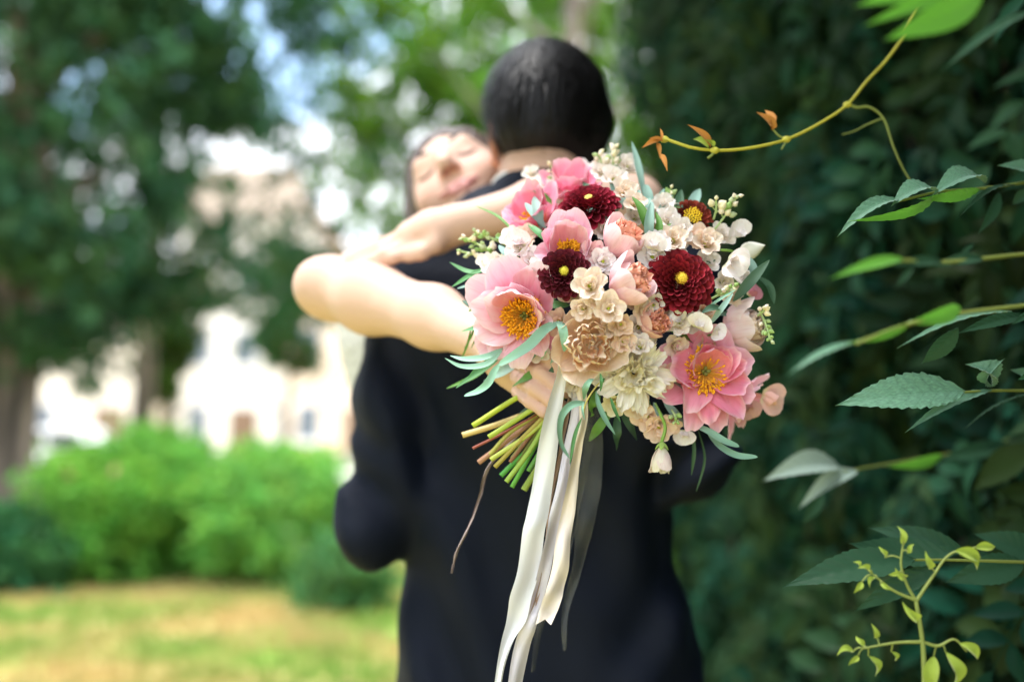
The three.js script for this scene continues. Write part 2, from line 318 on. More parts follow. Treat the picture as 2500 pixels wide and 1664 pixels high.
{
  const b = at(115, 1108, 27); b.y = 0.03;
  const t = thing('parked_car', 'white car parked on the street before the cream house', 'car', b), z = b.z;
  const prof = [[-2, 0.35], [-2.02, 0.8], [-1.5, 0.95], [-0.9, 1.42], [0.7, 1.45], [1.3, 0.98], [1.95, 0.85], [2.05, 0.4], [1.9, 0.3], [-1.9, 0.3]];
  const bg = new THREE.ExtrudeGeometry(new THREE.Shape(prof.map((q) => new THREE.Vector2(...q))), { depth: 1.5, bevelEnabled: true, bevelSize: 0.06, bevelThickness: 0.1, bevelSegments: 3 }); bg.translate(b.x, b.y, z - 1.6);
  part('body', bg, mat(0.8, 0.8, 0.8, 0.3, { clearcoat: 0.6 }), t);
  const gl = mat(0.03, 0.035, 0.04, 0.08);
  for (const pr of [[[-1.3, 0.98], [-0.85, 1.36], [-0.1, 1.37], [-0.1, 0.98]], [[0, 0.98], [0, 1.37], [0.66, 1.38], [1.1, 0.98]]]) { const g = new THREE.ExtrudeGeometry(new THREE.Shape(pr.map((q) => new THREE.Vector2(...q))), { depth: 0.02, bevelEnabled: false }); g.translate(b.x, b.y, z + 0.005); part('side_window', g, gl, t); }
  for (const x of [-1.25, 1.25]) for (const dz of [-1.5, -0.05]) {
    const ty = new THREE.TorusGeometry(0.24, 0.085, 10, 24); ty.translate(b.x + x, b.y + 0.3, z + dz + 0.02); const w = part('wheel', ty, mat(0.02, 0.02, 0.02, 0.9), t);
    const r = new THREE.CylinderGeometry(0.18, 0.18, 0.1, 20); r.rotateX(Math.PI / 2); r.translate(b.x + x, b.y + 0.3, z + dz + 0.03); part('rim', r, mat(0.5, 0.5, 0.5, 0.35, { metalness: 0.7 }), w);
    w.position.set(-t.position.x, -t.position.y, -t.position.z); w.children[0].position.set(0, 0, 0);
  }
  for (const dz of [-1.3, -0.2]) { const g = new THREE.SphereGeometry(0.1, 12, 8); g.scale(0.5, 0.7, 1.2); g.translate(b.x + 2.06, b.y + 0.68, z + dz); part('headlight', g, mat(0.8, 0.8, 0.8, 0.15), t); }
}
// ---------------------------------------------------------------- vine covered wall
// one leaf blade from base to tip, its face turned towards `face`; folded along the midrib, toothed edge, sunken veins
function leafGeo(base, tip, width, face, o = {}) {
  const { fold = 0.35, arch = 0.12, teeth = 12, bite = 0.1, nu = 8, nv = 36, vein = 0.0008, peak = 0.4, twist = 0, tip: tipLen = 0.12 } = o;
  const L = base.distanceTo(tip), d = tip.clone().sub(base).normalize(), n0 = face.clone().addScaledVector(d, -face.dot(d)).normalize(), s0 = V(0, 0, 0).crossVectors(d, n0).normalize();
  return grid(nu, nv, (u, v) => {
    const q = (u - 0.5) * 2, a = twist * v, n = n0.clone().multiplyScalar(Math.cos(a)).addScaledVector(s0, Math.sin(a)), s = s0.clone().multiplyScalar(Math.cos(a)).addScaledVector(n0, -Math.sin(a));
    let w = v < peak ? Math.sin((v / peak) * Math.PI / 2) ** 0.75 : Math.cos(((v - peak) / (1 - peak)) * Math.PI / 2) ** (1.05 + tipLen);
    w *= width / 2;
    const saw = ((v * teeth) % 1), tooth = Math.abs(q) > 0.99 && v > 0.06 && v < 0.95 ? 1 + bite * (saw - 0.4) * Math.min(1, w / (width * 0.15)) : 1;
    const rib = Math.sin((v * 9 - Math.abs(q) * 1.5) * Math.PI * 2);
    const lift = Math.abs(q) * w * fold + vein * Math.sign(rib) * Math.abs(rib) ** 0.4 * Math.min(1, Math.abs(q) * 3) * (1 - v * 0.5) + arch * L * Math.sin(v * Math.PI) * 0.5;
    return base.clone().addScaledVector(d, v * L).addScaledVector(s, q * w * tooth * (1 - 0.1 * fold)).addScaledVector(n, lift - arch * L * v * v * 0.4);
  });
}
const vineLeafTex = canvasNoise(256, 256, (u, v) => {
  const q = Math.abs(u - 0.5) * 2, n = fbm(u * 18, v * 30, 3, 4), ph = (v * 9 - q * 1.5), ln = Math.abs(ph - Math.round(ph)), vein = sstep(0.06, 0.0, ln) * 0.35 + sstep(0.03, 0, q) * 0.5;
  const f = 1 + n * 0.35; return [lerp(0.36, 0.22, vein) * f, lerp(0.54, 0.40, vein) * f, lerp(0.43, 0.28, vein) * f];
});
const vineMat = new THREE.MeshPhysicalMaterial({ map: vineLeafTex, roughness: 0.95, clearcoat: 0.55, clearcoatRoughness: 0.42, transmission: 0.18, thickness: 0, side: THREE.DoubleSide });
const vineFresh = mat(0.13, 0.42, 0.03, 0.95, { clearcoat: 0.3, clearcoatRoughness: 0.4, transmission: 0.45, thickness: 0 });
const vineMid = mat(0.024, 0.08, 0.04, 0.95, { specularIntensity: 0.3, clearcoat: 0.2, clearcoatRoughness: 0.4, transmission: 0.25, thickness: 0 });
const vineStem = mat(0.22, 0.27, 0.06, 0.6), vineLime = mat(0.36, 0.48, 0.05, 0.85, { transmission: 0.4, thickness: 0, roughness: 0.97 }), vineRust = mat(0.55, 0.25, 0.06, 0.8), vineYellow = mat(0.50, 0.46, 0.05, 0.55);
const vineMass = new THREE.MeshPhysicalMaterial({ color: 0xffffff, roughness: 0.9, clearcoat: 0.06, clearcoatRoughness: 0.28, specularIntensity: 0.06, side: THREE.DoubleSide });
const FRONT = V(0, 0.35, 0.94), UPW = V(-0.1, 0.98, 0.2), SKYW = V(-0.35, 0.75, 0.55);
{
  // plain wall added unseen behind the vine to stop light leaking through
  const b = V(1.55, 0, -1.4), t = thing('light_block_wall', 'unseen grey wall added behind the hanging vine leaves to block light', 'wall', b);
  const g = new THREE.BoxGeometry(0.4, 4.2, 10); g.translate(1.55, 2.1, -1.4); part('masonry', g, mat(0.12, 0.115, 0.10, 0.95), t);
  const cg = new THREE.BoxGeometry(0.56, 0.12, 10.1); cg.translate(1.55, 4.26, -1.4); part('coping', cg, mat(0.16, 0.155, 0.14, 0.9), t);
}
{
  // the leaf mass of the climber
  const b = V(1.1, 0, -4), t = thing('climbing_vine', 'dense dark climbing vine covering the added wall', 'vine', b);
  const R = rng(77), o = new THREE.Object3D(), c = new THREE.Color();
  const comp = (seed) => {          // a pinnate leaf hanging down: rachis and seven leaflets
    const r = rng(seed), gs = [], len = 0.17;
    gs.push(tube([V(0, 0, 0), V(0.01, -0.08, 0.02), V(0, -len, 0)], 0.0012, 5, 4));
    for (let k = 0; k < 7; k++) {
      const y = -0.03 - Math.floor(k / 2) * 0.045, s = k === 6 ? 0 : k % 2 ? 1 : -1, L = 0.062 + r() * 0.03;
      const base = V(0, k === 6 ? -len : y, 0), tip = base.clone().add(V(s * L * 0.72, -L * (s ? 0.62 : 1), (r() - 0.5) * 0.05));
      const g = leafGeo(base, tip, L * 0.42, V((r() - 0.5) * 0.7, 0.3, 1), { nu: 2, nv: 6, teeth: 0, vein: 0 }); gs.push(g);
    }
    gs.forEach((g) => { g.deleteAttribute('uv'); });
    return mergeGeometries(gs);
  };
  [101, 103, 107].forEach((sd) => {
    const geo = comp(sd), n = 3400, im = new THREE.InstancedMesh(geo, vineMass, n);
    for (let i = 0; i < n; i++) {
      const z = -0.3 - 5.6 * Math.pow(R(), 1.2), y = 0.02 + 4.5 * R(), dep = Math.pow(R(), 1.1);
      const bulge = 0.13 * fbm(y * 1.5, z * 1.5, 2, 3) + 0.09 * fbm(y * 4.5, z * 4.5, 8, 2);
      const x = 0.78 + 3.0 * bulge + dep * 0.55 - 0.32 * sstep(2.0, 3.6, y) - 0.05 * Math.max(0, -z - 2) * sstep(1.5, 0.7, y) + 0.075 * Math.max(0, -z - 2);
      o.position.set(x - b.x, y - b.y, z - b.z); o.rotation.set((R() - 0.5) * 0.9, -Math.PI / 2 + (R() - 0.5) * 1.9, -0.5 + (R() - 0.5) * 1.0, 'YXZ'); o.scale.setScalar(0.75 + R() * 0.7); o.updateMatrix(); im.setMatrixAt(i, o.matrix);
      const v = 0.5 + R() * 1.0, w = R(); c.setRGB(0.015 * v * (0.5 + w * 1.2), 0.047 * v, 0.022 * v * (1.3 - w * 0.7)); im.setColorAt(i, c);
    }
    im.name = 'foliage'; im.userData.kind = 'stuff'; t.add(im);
  });
  for (let k = 0; k < 18; k++) {
    const z = -0.4 - k * 0.3, x = 1.0 + R() * 0.2, p = [V(x, 0, z)]; for (let j = 1; j < 7; j++) p.push(V(x + (R() - 0.5) * 0.2, j * 0.68, z + (R() - 0.5) * 0.4));
    part('vine_stem', tube(p, 0.011, 24, 6), barkMat, t);
  }
}
// free shoots that stand out of the leaf mass
const SH = 'shoots hanging out of the vine';
function shoot(label, base, name = 'vine_shoot') { return thing(name, label, 'vine shoot', base, SH); }
const pl = (list, zd) => list.map((q) => at(q[0], q[1], q[2] ?? zd));
{
  // long bare tendril arching towards the bouquet
  const P = pl([[2252, -60, 1.16], [2241, 4, 1.15], [2209, 81, 1.14], [2162, 149, 1.12], [2115, 199, 1.1], [2069, 255, 1.08], [2001, 301, 1.06], [1920, 340, 1.04], [1831, 361, 1.02], [1755, 367, 1.01], [1683, 359, 1.0], [1627, 340, 1.0], [1600, 338, 1.0]]);
  const root = at(2700, -250, 1.45);
  const t = shoot('long bare yellow green tendril arching out towards the bouquet', root, 'vine_tendril');
  part('stem', tube([root, at(2420, -180, 1.3), ...P], (q) => lerp(0.0024, 0.0015, q), 90, 8), vineYellow, t);
  for (const [x, y] of [[2069, 255], [1920, 340], [1745, 367], [1622, 340]]) { const g = new THREE.SphereGeometry(0.0036, 10, 8); const p = at(x, y, y === 255 ? 1.08 : y === 340 && x > 1700 ? 1.04 : 1.005); g.scale(1.4, 1, 1); g.translate(p.x, p.y, p.z); part('node', g, vineYellow, t); }
  const bud = (a, b, w, m, face = FRONT) => part('young_leaf', leafGeo(at(...a), at(...b), w, face, { fold: 1.2, teeth: 0, nu: 4, nv: 10, vein: 0, peak: 0.35 }), m, t);
  bud([1622, 342, 1.0], [1566, 360, 1.0], 0.009, vineRust); bud([1618, 346, 1.0], [1585, 336, 0.995], 0.005, vineRust); bud([1604, 348, 1.0], [1612, 388, 0.995], 0.006, vineRust); bud([1610, 376, 0.996], [1630, 418, 0.99], 0.007, vineRust); bud([1616, 342, 1.0], [1612, 312, 1.0], 0.004, vineRust);
  bud([1735, 360, 1.01], [1680, 302, 1.0], 0.010, vineRust); bud([1730, 362, 1.01], [1692, 338, 1.02], 0.012, vineLime); bud([1742, 362, 1.01], [1722, 340, 1.0], 0.007, vineLime);
  bud([1888, 318, 1.04], [1848, 272, 1.03], 0.011, vineRust); bud([1886, 316, 1.04], [1868, 266, 1.05], 0.012, vineRust); bud([1884, 316, 1.04], [1884, 282, 1.03], 0.008, vineRust);
  part('petiole', tube(pl([[1920, 338], [1903, 332], [1886, 314]], 1.04), 0.0011, 8, 6), vineStem, t);
  part('petiole', tube(pl([[1922, 342], [1915, 352], [1908, 364]], 1.04), 0.0012, 8, 6), vineStem, t);
  part('petiole', tube(pl([[1745, 369], [1738, 378], [1728, 386]], 1.005), 0.0016, 8, 6), vineStem, t);
  part('side_tendril', tube(pl([[2072, 254], [2092, 262], [2118, 260], [2144, 274], [2160, 295], [2172, 330], [2180, 355], [2200, 402], [2224, 444]], 1.1), (q) => lerp(0.0016, 0.0007, q), 40, 6), vineStem, t);
  part('side_tendril', tube(pl([[2156, 288], [2120, 302], [2085, 320], [2056, 328]], 1.11), (q) => lerp(0.0012, 0.0006, q), 16, 6), vineStem, t);
}
function compound(label, stem, zd, leaves, matDefault = vineMat) {
  const S = pl(stem, zd), root = S[0].clone(), t = shoot(label, root);
  part('stem', tube(S, (q) => lerp(0.0026, 0.0012, q), 40, 8), vineStem, t);
  for (const [a, b, w, face, m, o] of leaves) part('leaf', leafGeo(at(a[0], a[1], a[2] ?? zd), at(b[0], b[1], b[2] ?? zd), M(w, zd), face, o || {}), m || matDefault, t);
}
compound('arching compound leaf with pale upper faces and bright green edges, above the other sharp leaves', [[2720, 400, 1.35], [2560, 436, 1.12], [2391, 460, 1.03], [2290, 468, 1.0], [2190, 492, 0.98]], 1.0, [
  [[2196, 488, 0.98], [2046, 562, 0.95], 44, V(-0.25, 0.62, 0.75), null, { fold: 0.5, arch: 0.22, bite: 0.12 }],
  [[2288, 470, 0.995], [2180, 486, 0.97], 66, V(-0.1, 0.75, 0.6), null, { fold: 0.4, arch: 0.3, peak: 0.5 }], [[2290, 472, 1.0], [2090, 548, 0.94], 30, V(-0.4, -0.55, 0.75), vineFresh, { fold: 0.2, arch: 0.2, teeth: 16 }],
  [[2405, 446, 1.02], [2284, 456, 0.98], 74, V(-0.1, 0.7, 0.65), null, { fold: 0.4, arch: 0.28, peak: 0.5 }], [[2392, 462, 1.02], [2246, 488, 0.98], 34, V(-0.3, -0.5, 0.8), vineFresh, { fold: 0.2, arch: 0.1 }],
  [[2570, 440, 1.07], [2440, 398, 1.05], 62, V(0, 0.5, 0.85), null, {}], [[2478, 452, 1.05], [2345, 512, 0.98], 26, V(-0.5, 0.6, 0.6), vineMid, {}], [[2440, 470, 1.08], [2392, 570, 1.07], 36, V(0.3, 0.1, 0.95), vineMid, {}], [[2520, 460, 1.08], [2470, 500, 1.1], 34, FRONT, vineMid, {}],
]);
compound('broad toothed compound leaf with clear veins beside the pink peony', [[2740, 930, 1.35], [2560, 952, 1.08], [2424, 953, 1.02], [2350, 957, 0.985]], 0.985, [
  [[2356, 955, 0.985], [2044, 982, 0.965], 104, V(-0.05, 0.5, 0.86), null, { fold: 0.22, arch: 0.1, bite: 0.14, teeth: 15, nv: 60, vein: 0.0011 }],
  [[2422, 952, 1.01], [2212, 1044, 0.97], 34, V(-0.15, 0.75, 0.65), null, { fold: 0.4, arch: 0.12, teeth: 14 }],
  [[2420, 944, 1.01], [2372, 884, 1.0], 64, V(0.25, 0.45, 0.85), null, { fold: 0.9, arch: 0.5, peak: 0.55, vein: 0.0012 }], [[2424, 942, 1.01], [2436, 880, 0.99], 34, V(-0.8, 0.2, 0.5), null, { fold: 1.1, arch: 0.7 }],
  [[2580, 950, 1.08], [2472, 900, 1.06], 66, FRONT, null, {}], [[2520, 958, 1.08], [2350, 1040, 1.1], 18, UPW, vineMid, {}],
]);
compound('blurred edge on compound leaf glowing bright green', [[2720, 700, 1.1], [2540, 740, 0.86], [2340, 765, 0.78], [2220, 790, 0.75], [2090, 838, 0.73]], 0.75, [
  [[2090, 834, 0.735], [1922, 908, 0.72], 26, V(-0.1, 0.85, 0.5), null, { fold: 0.4, arch: 0.1 }], [[2230, 782, 0.755], [2076, 842, 0.73], 24, V(-0.2, -0.6, 0.8), vineFresh, { fold: 0.2 }], [[2346, 752, 0.775], [2214, 792, 0.75], 46, V(-0.2, -0.3, 0.9), vineFresh, { fold: 0.2, peak: 0.3 }],
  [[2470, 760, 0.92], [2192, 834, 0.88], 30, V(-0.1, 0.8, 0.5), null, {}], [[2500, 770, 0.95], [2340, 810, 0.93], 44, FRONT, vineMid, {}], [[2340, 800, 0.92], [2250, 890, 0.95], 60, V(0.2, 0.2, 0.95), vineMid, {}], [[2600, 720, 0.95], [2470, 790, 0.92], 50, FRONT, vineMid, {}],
], vineMat);
compound('soft blurred compound leaf between the arching and the glowing leaves', [[2720, 600, 1.1], [2480, 622, 0.82], [2290, 640, 0.75], [2200, 634, 0.72]], 0.72, [
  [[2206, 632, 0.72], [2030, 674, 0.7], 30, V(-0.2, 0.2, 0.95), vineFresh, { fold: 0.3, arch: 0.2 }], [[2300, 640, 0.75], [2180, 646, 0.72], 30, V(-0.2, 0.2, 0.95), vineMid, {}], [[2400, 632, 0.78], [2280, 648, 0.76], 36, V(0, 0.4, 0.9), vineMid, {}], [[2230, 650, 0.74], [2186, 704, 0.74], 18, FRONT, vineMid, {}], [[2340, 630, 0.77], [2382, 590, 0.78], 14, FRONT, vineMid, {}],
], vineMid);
const vinePale = mat(0.27, 0.36, 0.30, 0.8);
compound('pale silvery blurred leaves hanging below the toothed leaf', [[2700, 1000, 1.7], [2400, 1090, 1.55], [2180, 1130, 1.42], [2060, 1150, 1.36]], 1.36, [
  [[2050, 1140, 1.36], [1866, 1164, 1.33], 74, V(-0.2, 0.6, 0.8), vinePale, { fold: 0.6, arch: 0.2 }], [[2095, 1150, 1.37], [1950, 1232, 1.34], 50, V(-0.3, 0.6, 0.75), vinePale, { fold: 0.6, arch: 0.2 }], [[2300, 1110, 1.45], [2170, 1142, 1.4], 34, V(0, -0.3, 0.9), vineFresh, {}], [[2480, 1090, 1.5], [2290, 1118, 1.46], 50, FRONT, vineMid, {}], [[2010, 1200, 1.4], [1960, 1280, 1.4], 36, FRONT, vineMid, {}],
]);
compound('large dark compound leaf behind the lime green young shoot', [[2760, 1380, 1.3], [2520, 1372, 1.08], [2300, 1366, 1.02], [2230, 1366, 1.0]], 1.02, [
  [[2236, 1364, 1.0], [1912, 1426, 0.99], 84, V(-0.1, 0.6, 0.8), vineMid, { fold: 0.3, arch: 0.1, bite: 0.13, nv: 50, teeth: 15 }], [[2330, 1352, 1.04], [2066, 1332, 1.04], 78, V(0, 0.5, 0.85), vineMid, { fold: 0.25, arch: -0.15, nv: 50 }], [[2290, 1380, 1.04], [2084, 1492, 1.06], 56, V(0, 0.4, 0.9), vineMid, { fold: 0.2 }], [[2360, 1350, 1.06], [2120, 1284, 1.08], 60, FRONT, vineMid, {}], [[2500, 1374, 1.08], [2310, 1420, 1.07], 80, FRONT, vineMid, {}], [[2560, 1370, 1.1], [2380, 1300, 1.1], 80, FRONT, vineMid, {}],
]);
{
  // young lime shoot
  const t = shoot('young upright shoot with tiny lime green curled leaves', at(2262, 1900, 1.02), 'young_shoot');
  part('stem', tube(pl([[2262, 1900], [2258, 1700], [2252, 1565], [2236, 1466]], 0.89), (q) => lerp(0.003, 0.0018, q), 20, 8), vineStem, t);
  for (const list of [[[2236, 1468], [2275, 1410], [2320, 1352], [2386, 1334]], [[2238, 1470], [2216, 1430], [2200, 1380], [2206, 1320]], [[2234, 1464], [2180, 1440], [2130, 1400]], [[2252, 1566], [2190, 1568], [2108, 1582]], [[2252, 1566], [2290, 1576], [2330, 1560], [2360, 1590]]])
    part('branch', tube(pl(list, 0.89), (q) => lerp(0.0016, 0.0007, q), 20, 6), vineStem, t);
  const R = rng(9), twigs = [];
  for (const list of [[[2262, 1900], [2252, 1565], [2236, 1466]], [[2236, 1468], [2275, 1410], [2320, 1352], [2386, 1334]], [[2238, 1470], [2216, 1430], [2200, 1380], [2206, 1320]], [[2234, 1464], [2180, 1440], [2130, 1400]], [[2252, 1566], [2190, 1568], [2108, 1582]], [[2252, 1566], [2290, 1576], [2330, 1560], [2360, 1590]]]) { const cv = new THREE.CatmullRomCurve3(pl(list, 0.89)); for (let i = 0; i <= 30; i++) twigs.push(cv.getPoint(i / 30)); }
  for (const [x, y, s, dx, dy] of [[2121, 1394, 30, -0.7, -0.3], [2135, 1408, 26, -0.5, 0.6], [2104, 1420, 26, -0.6, 0.7], [2150, 1425, 22, 0.6, 0.4], [2100, 1385, 22, -0.5, -0.5], [2160, 1360, 24, -0.4, -0.8], [2206, 1330, 34, -0.2, -1], [2218, 1350, 22, 0.4, -0.8], [2210, 1411, 34, -0.6, -0.5], [2195, 1400, 20, -0.9, 0.1], [2268, 1388, 34, -0.3, -0.9], [2330, 1345, 54, 0.95, 0.25], [2380, 1338, 40, 0.9, -0.1], [2345, 1355, 44, 0.8, 0.6], [2083, 1589, 34, -0.9, 0.1], [2108, 1580, 26, -0.4, -0.7], [2095, 1600, 24, -0.8, 0.6], [2138, 1556, 28, -0.3, -0.9], [2176, 1590, 26, 0.4, 0.7], [2120, 1600, 40, 0.4, 0.9], [2280, 1600, 66, -0.15, 1], [2308, 1590, 66, 0.25, 1], [2340, 1570, 50, 0.8, 0.6], [2236, 1520, 44, -0.6, -0.8]])
    { const a = at(x, y, 0.89 + (R() - 0.5) * 0.012), near = twigs.reduce((p, q) => (q.distanceTo(a) < p.distanceTo(a) ? q : p)); if (near.distanceTo(a) > 0.0015) part('petiole', tube([near, near.clone().lerp(a, 0.55).add(V(0, 0.002, 0.001)), a], 0.0007, 6, 5), vineStem, t); const b = a.clone().add(V(dx * M(s * 1.35, 0.89), -dy * M(s * 1.35, 0.89), (R() - 0.4) * 0.012)); part('leaf', leafGeo(a, b, M(s, 0.89) * 0.62, V((R() - 0.5), 0.4, 0.9), { fold: 1, arch: 0.4, teeth: 0, nu: 4, nv: 12, vein: 0, twist: (R() - 0.5) * 2 }), vineLime, t); }
}
compound('large out of focus leaves drooping at the top of the tendril', [[2800, -120, 1.1], [2560, -80, 0.8], [2380, -20, 0.68], [2240, -8, 0.66]], 0.66, [
  [[2400, -10, 0.67], [2168, 96, 0.64], 84, V(-0.15, -0.4, 0.9), vineFresh, { fold: 0.2 }], [[2330, -30, 0.66], [2112, 62, 0.64], 40, V(-0.15, -0.3, 0.9), vineFresh, {}], [[2270, -30, 0.67], [2090, 14, 0.65], 44, V(-0.15, -0.3, 0.9), vineFresh, {}], [[2560, 20, 0.75], [2290, 164, 0.7], 40, V(-0.3, 0.5, 0.7), vineMid, {}],
], vineFresh);
// ---------------------------------------------------------------- the couple
const skin = new THREE.MeshPhysicalMaterial({ vertexColors: true, roughness: 0.55, specularIntensity: 0.5, side: THREE.DoubleSide });
const SK = [0.66, 0.44, 0.345], SKM = [0.60, 0.39, 0.30];
const clothTex = canvasNoise(256, 256, (u, v) => { const a = 0.5 + 0.25 * Math.sin(u * 256 * 1.2) * Math.sin(v * 256 * 1.2) + 0.4 * fbm(u * 60, v * 60, 1, 2); return [a, a, a]; }, false);
clothTex.repeat.set(9, 9);
const suit = new THREE.MeshPhysicalMaterial({ color: lin(0.0040, 0.0068, 0.0155), roughness: 0.68, specularIntensity: 0.28, sheen: 0.3, sheenRoughness: 0.5, sheenColor: lin(0.09, 0.17, 0.36), bumpMap: clothTex, bumpScale: 0.0006, side: THREE.DoubleSide });
const trouserMat = new THREE.MeshPhysicalMaterial({ color: lin(0.0095, 0.0125, 0.021), roughness: 0.8, side: THREE.DoubleSide });
const hairTex = canvasNoise(512, 512, (u, v) => { const a = 0.5 + 0.9 * fbm(u * 90, v * 6, 4, 3) + 0.3 * fbm(u * 20, v * 8, 7, 2); return [a, a, a]; }, false);
const hairMan = new THREE.MeshPhysicalMaterial({ color: lin(0.006, 0.0055, 0.0065), roughness: 0.45, specularIntensity: 0.5, bumpMap: hairTex, bumpScale: 0.0015, side: THREE.DoubleSide });
const hairBride = new THREE.MeshPhysicalMaterial({ color: lin(0.075, 0.048, 0.036), roughness: 0.5, bumpMap: hairTex, bumpScale: 0.003, side: THREE.DoubleSide });
const box3 = (list, pad) => { const b = new THREE.Box3(); list.forEach((p) => b.expandByPoint(p)); b.expandByScalar(pad); return [b.min.toArray(), b.max.toArray()]; };
// head in its own axes (x to its left ear as seen from the front, y up, z forward), a head about 0.23 m tall
function headField(o = {}) {
  const { nose = 1, jaw = 1 } = o;
  const sk = ell(V(0, 0.03, -0.015), 0.074, 0.088, 0.092), jawE = cone(V(0, -0.015, 0.025), V(0, -0.07 * jaw, 0.05), 0.058, 0.032), chin = ell(V(0, -0.094 * jaw, 0.062), 0.021, 0.017, 0.018);
  const chk = [-1, 1].map((s) => ell(V(s * 0.036, -0.024, 0.055), 0.028, 0.026, 0.024)), bro = cone(V(-0.032, 0.03, 0.068), V(0.032, 0.03, 0.068), 0.013, 0.013);
  const nb = cone(V(0, 0.022, 0.078), V(0, -0.018, 0.103), 0.007, 0.0115 * nose), nw = [-1, 1].map((s) => ell(V(s * 0.0105, -0.022, 0.091), 0.0075, 0.0065, 0.009));
  const lid = [-1, 1].map((s) => ell(V(s * 0.032, 0.008, 0.066), 0.0155, 0.0115, 0.0125));
  const ear = [-1, 1].map((s) => ell(V(s * 0.076, 0.002, -0.012), 0.007, 0.031, 0.018)), earLobe = [-1, 1].map((s) => ell(V(s * 0.073, -0.027, -0.004), 0.006, 0.011, 0.009));
  const lipU = chain([V(-0.027, -0.046, 0.076), V(-0.008, -0.0535, 0.089), V(0.008, -0.0535, 0.089), V(0.027, -0.046, 0.076)], [0.0025, 0.0048, 0.0048, 0.0025], 0.004);
  const lipL = chain([V(-0.025, -0.049, 0.076), V(-0.008, -0.0605, 0.087), V(0.008, -0.0605, 0.087), V(0.025, -0.049, 0.076)], [0.0025, 0.0056, 0.0056, 0.0025], 0.004);
  const nost = [-1, 1].map((s) => ell(V(s * 0.006, -0.029, 0.094), 0.0036, 0.003, 0.0055));
  const f = (x, y, z) => {
    let d = smin(sk(x, y, z), jawE(x, y, z), 0.04); d = smin(d, chin(x, y, z), 0.025);
    for (const c of chk) d = smin(d, c(x, y, z), 0.02); d = smin(d, bro(x, y, z), 0.02);
    d = smin(d, nb(x, y, z), 0.012); for (const c of nw) d = smin(d, c(x, y, z), 0.006);
    for (const c of lid) d = smin(d, c(x, y, z), 0.004);
    for (const c of ear) d = smin(d, c(x, y, z), 0.008); for (const c of earLobe) d = smin(d, c(x, y, z), 0.006);
    d = smin(d, Math.min(lipU(x, y, z), lipL(x, y, z)), 0.003);
    for (const c of nost) d = smax(d, -c(x, y, z), 0.003);
    return d;
  };
  return { f, lipU, lipL, nost };
}
function frame(origin, x, y, z) { return new THREE.Matrix4().makeBasis(x, y, z).setPosition(origin); }

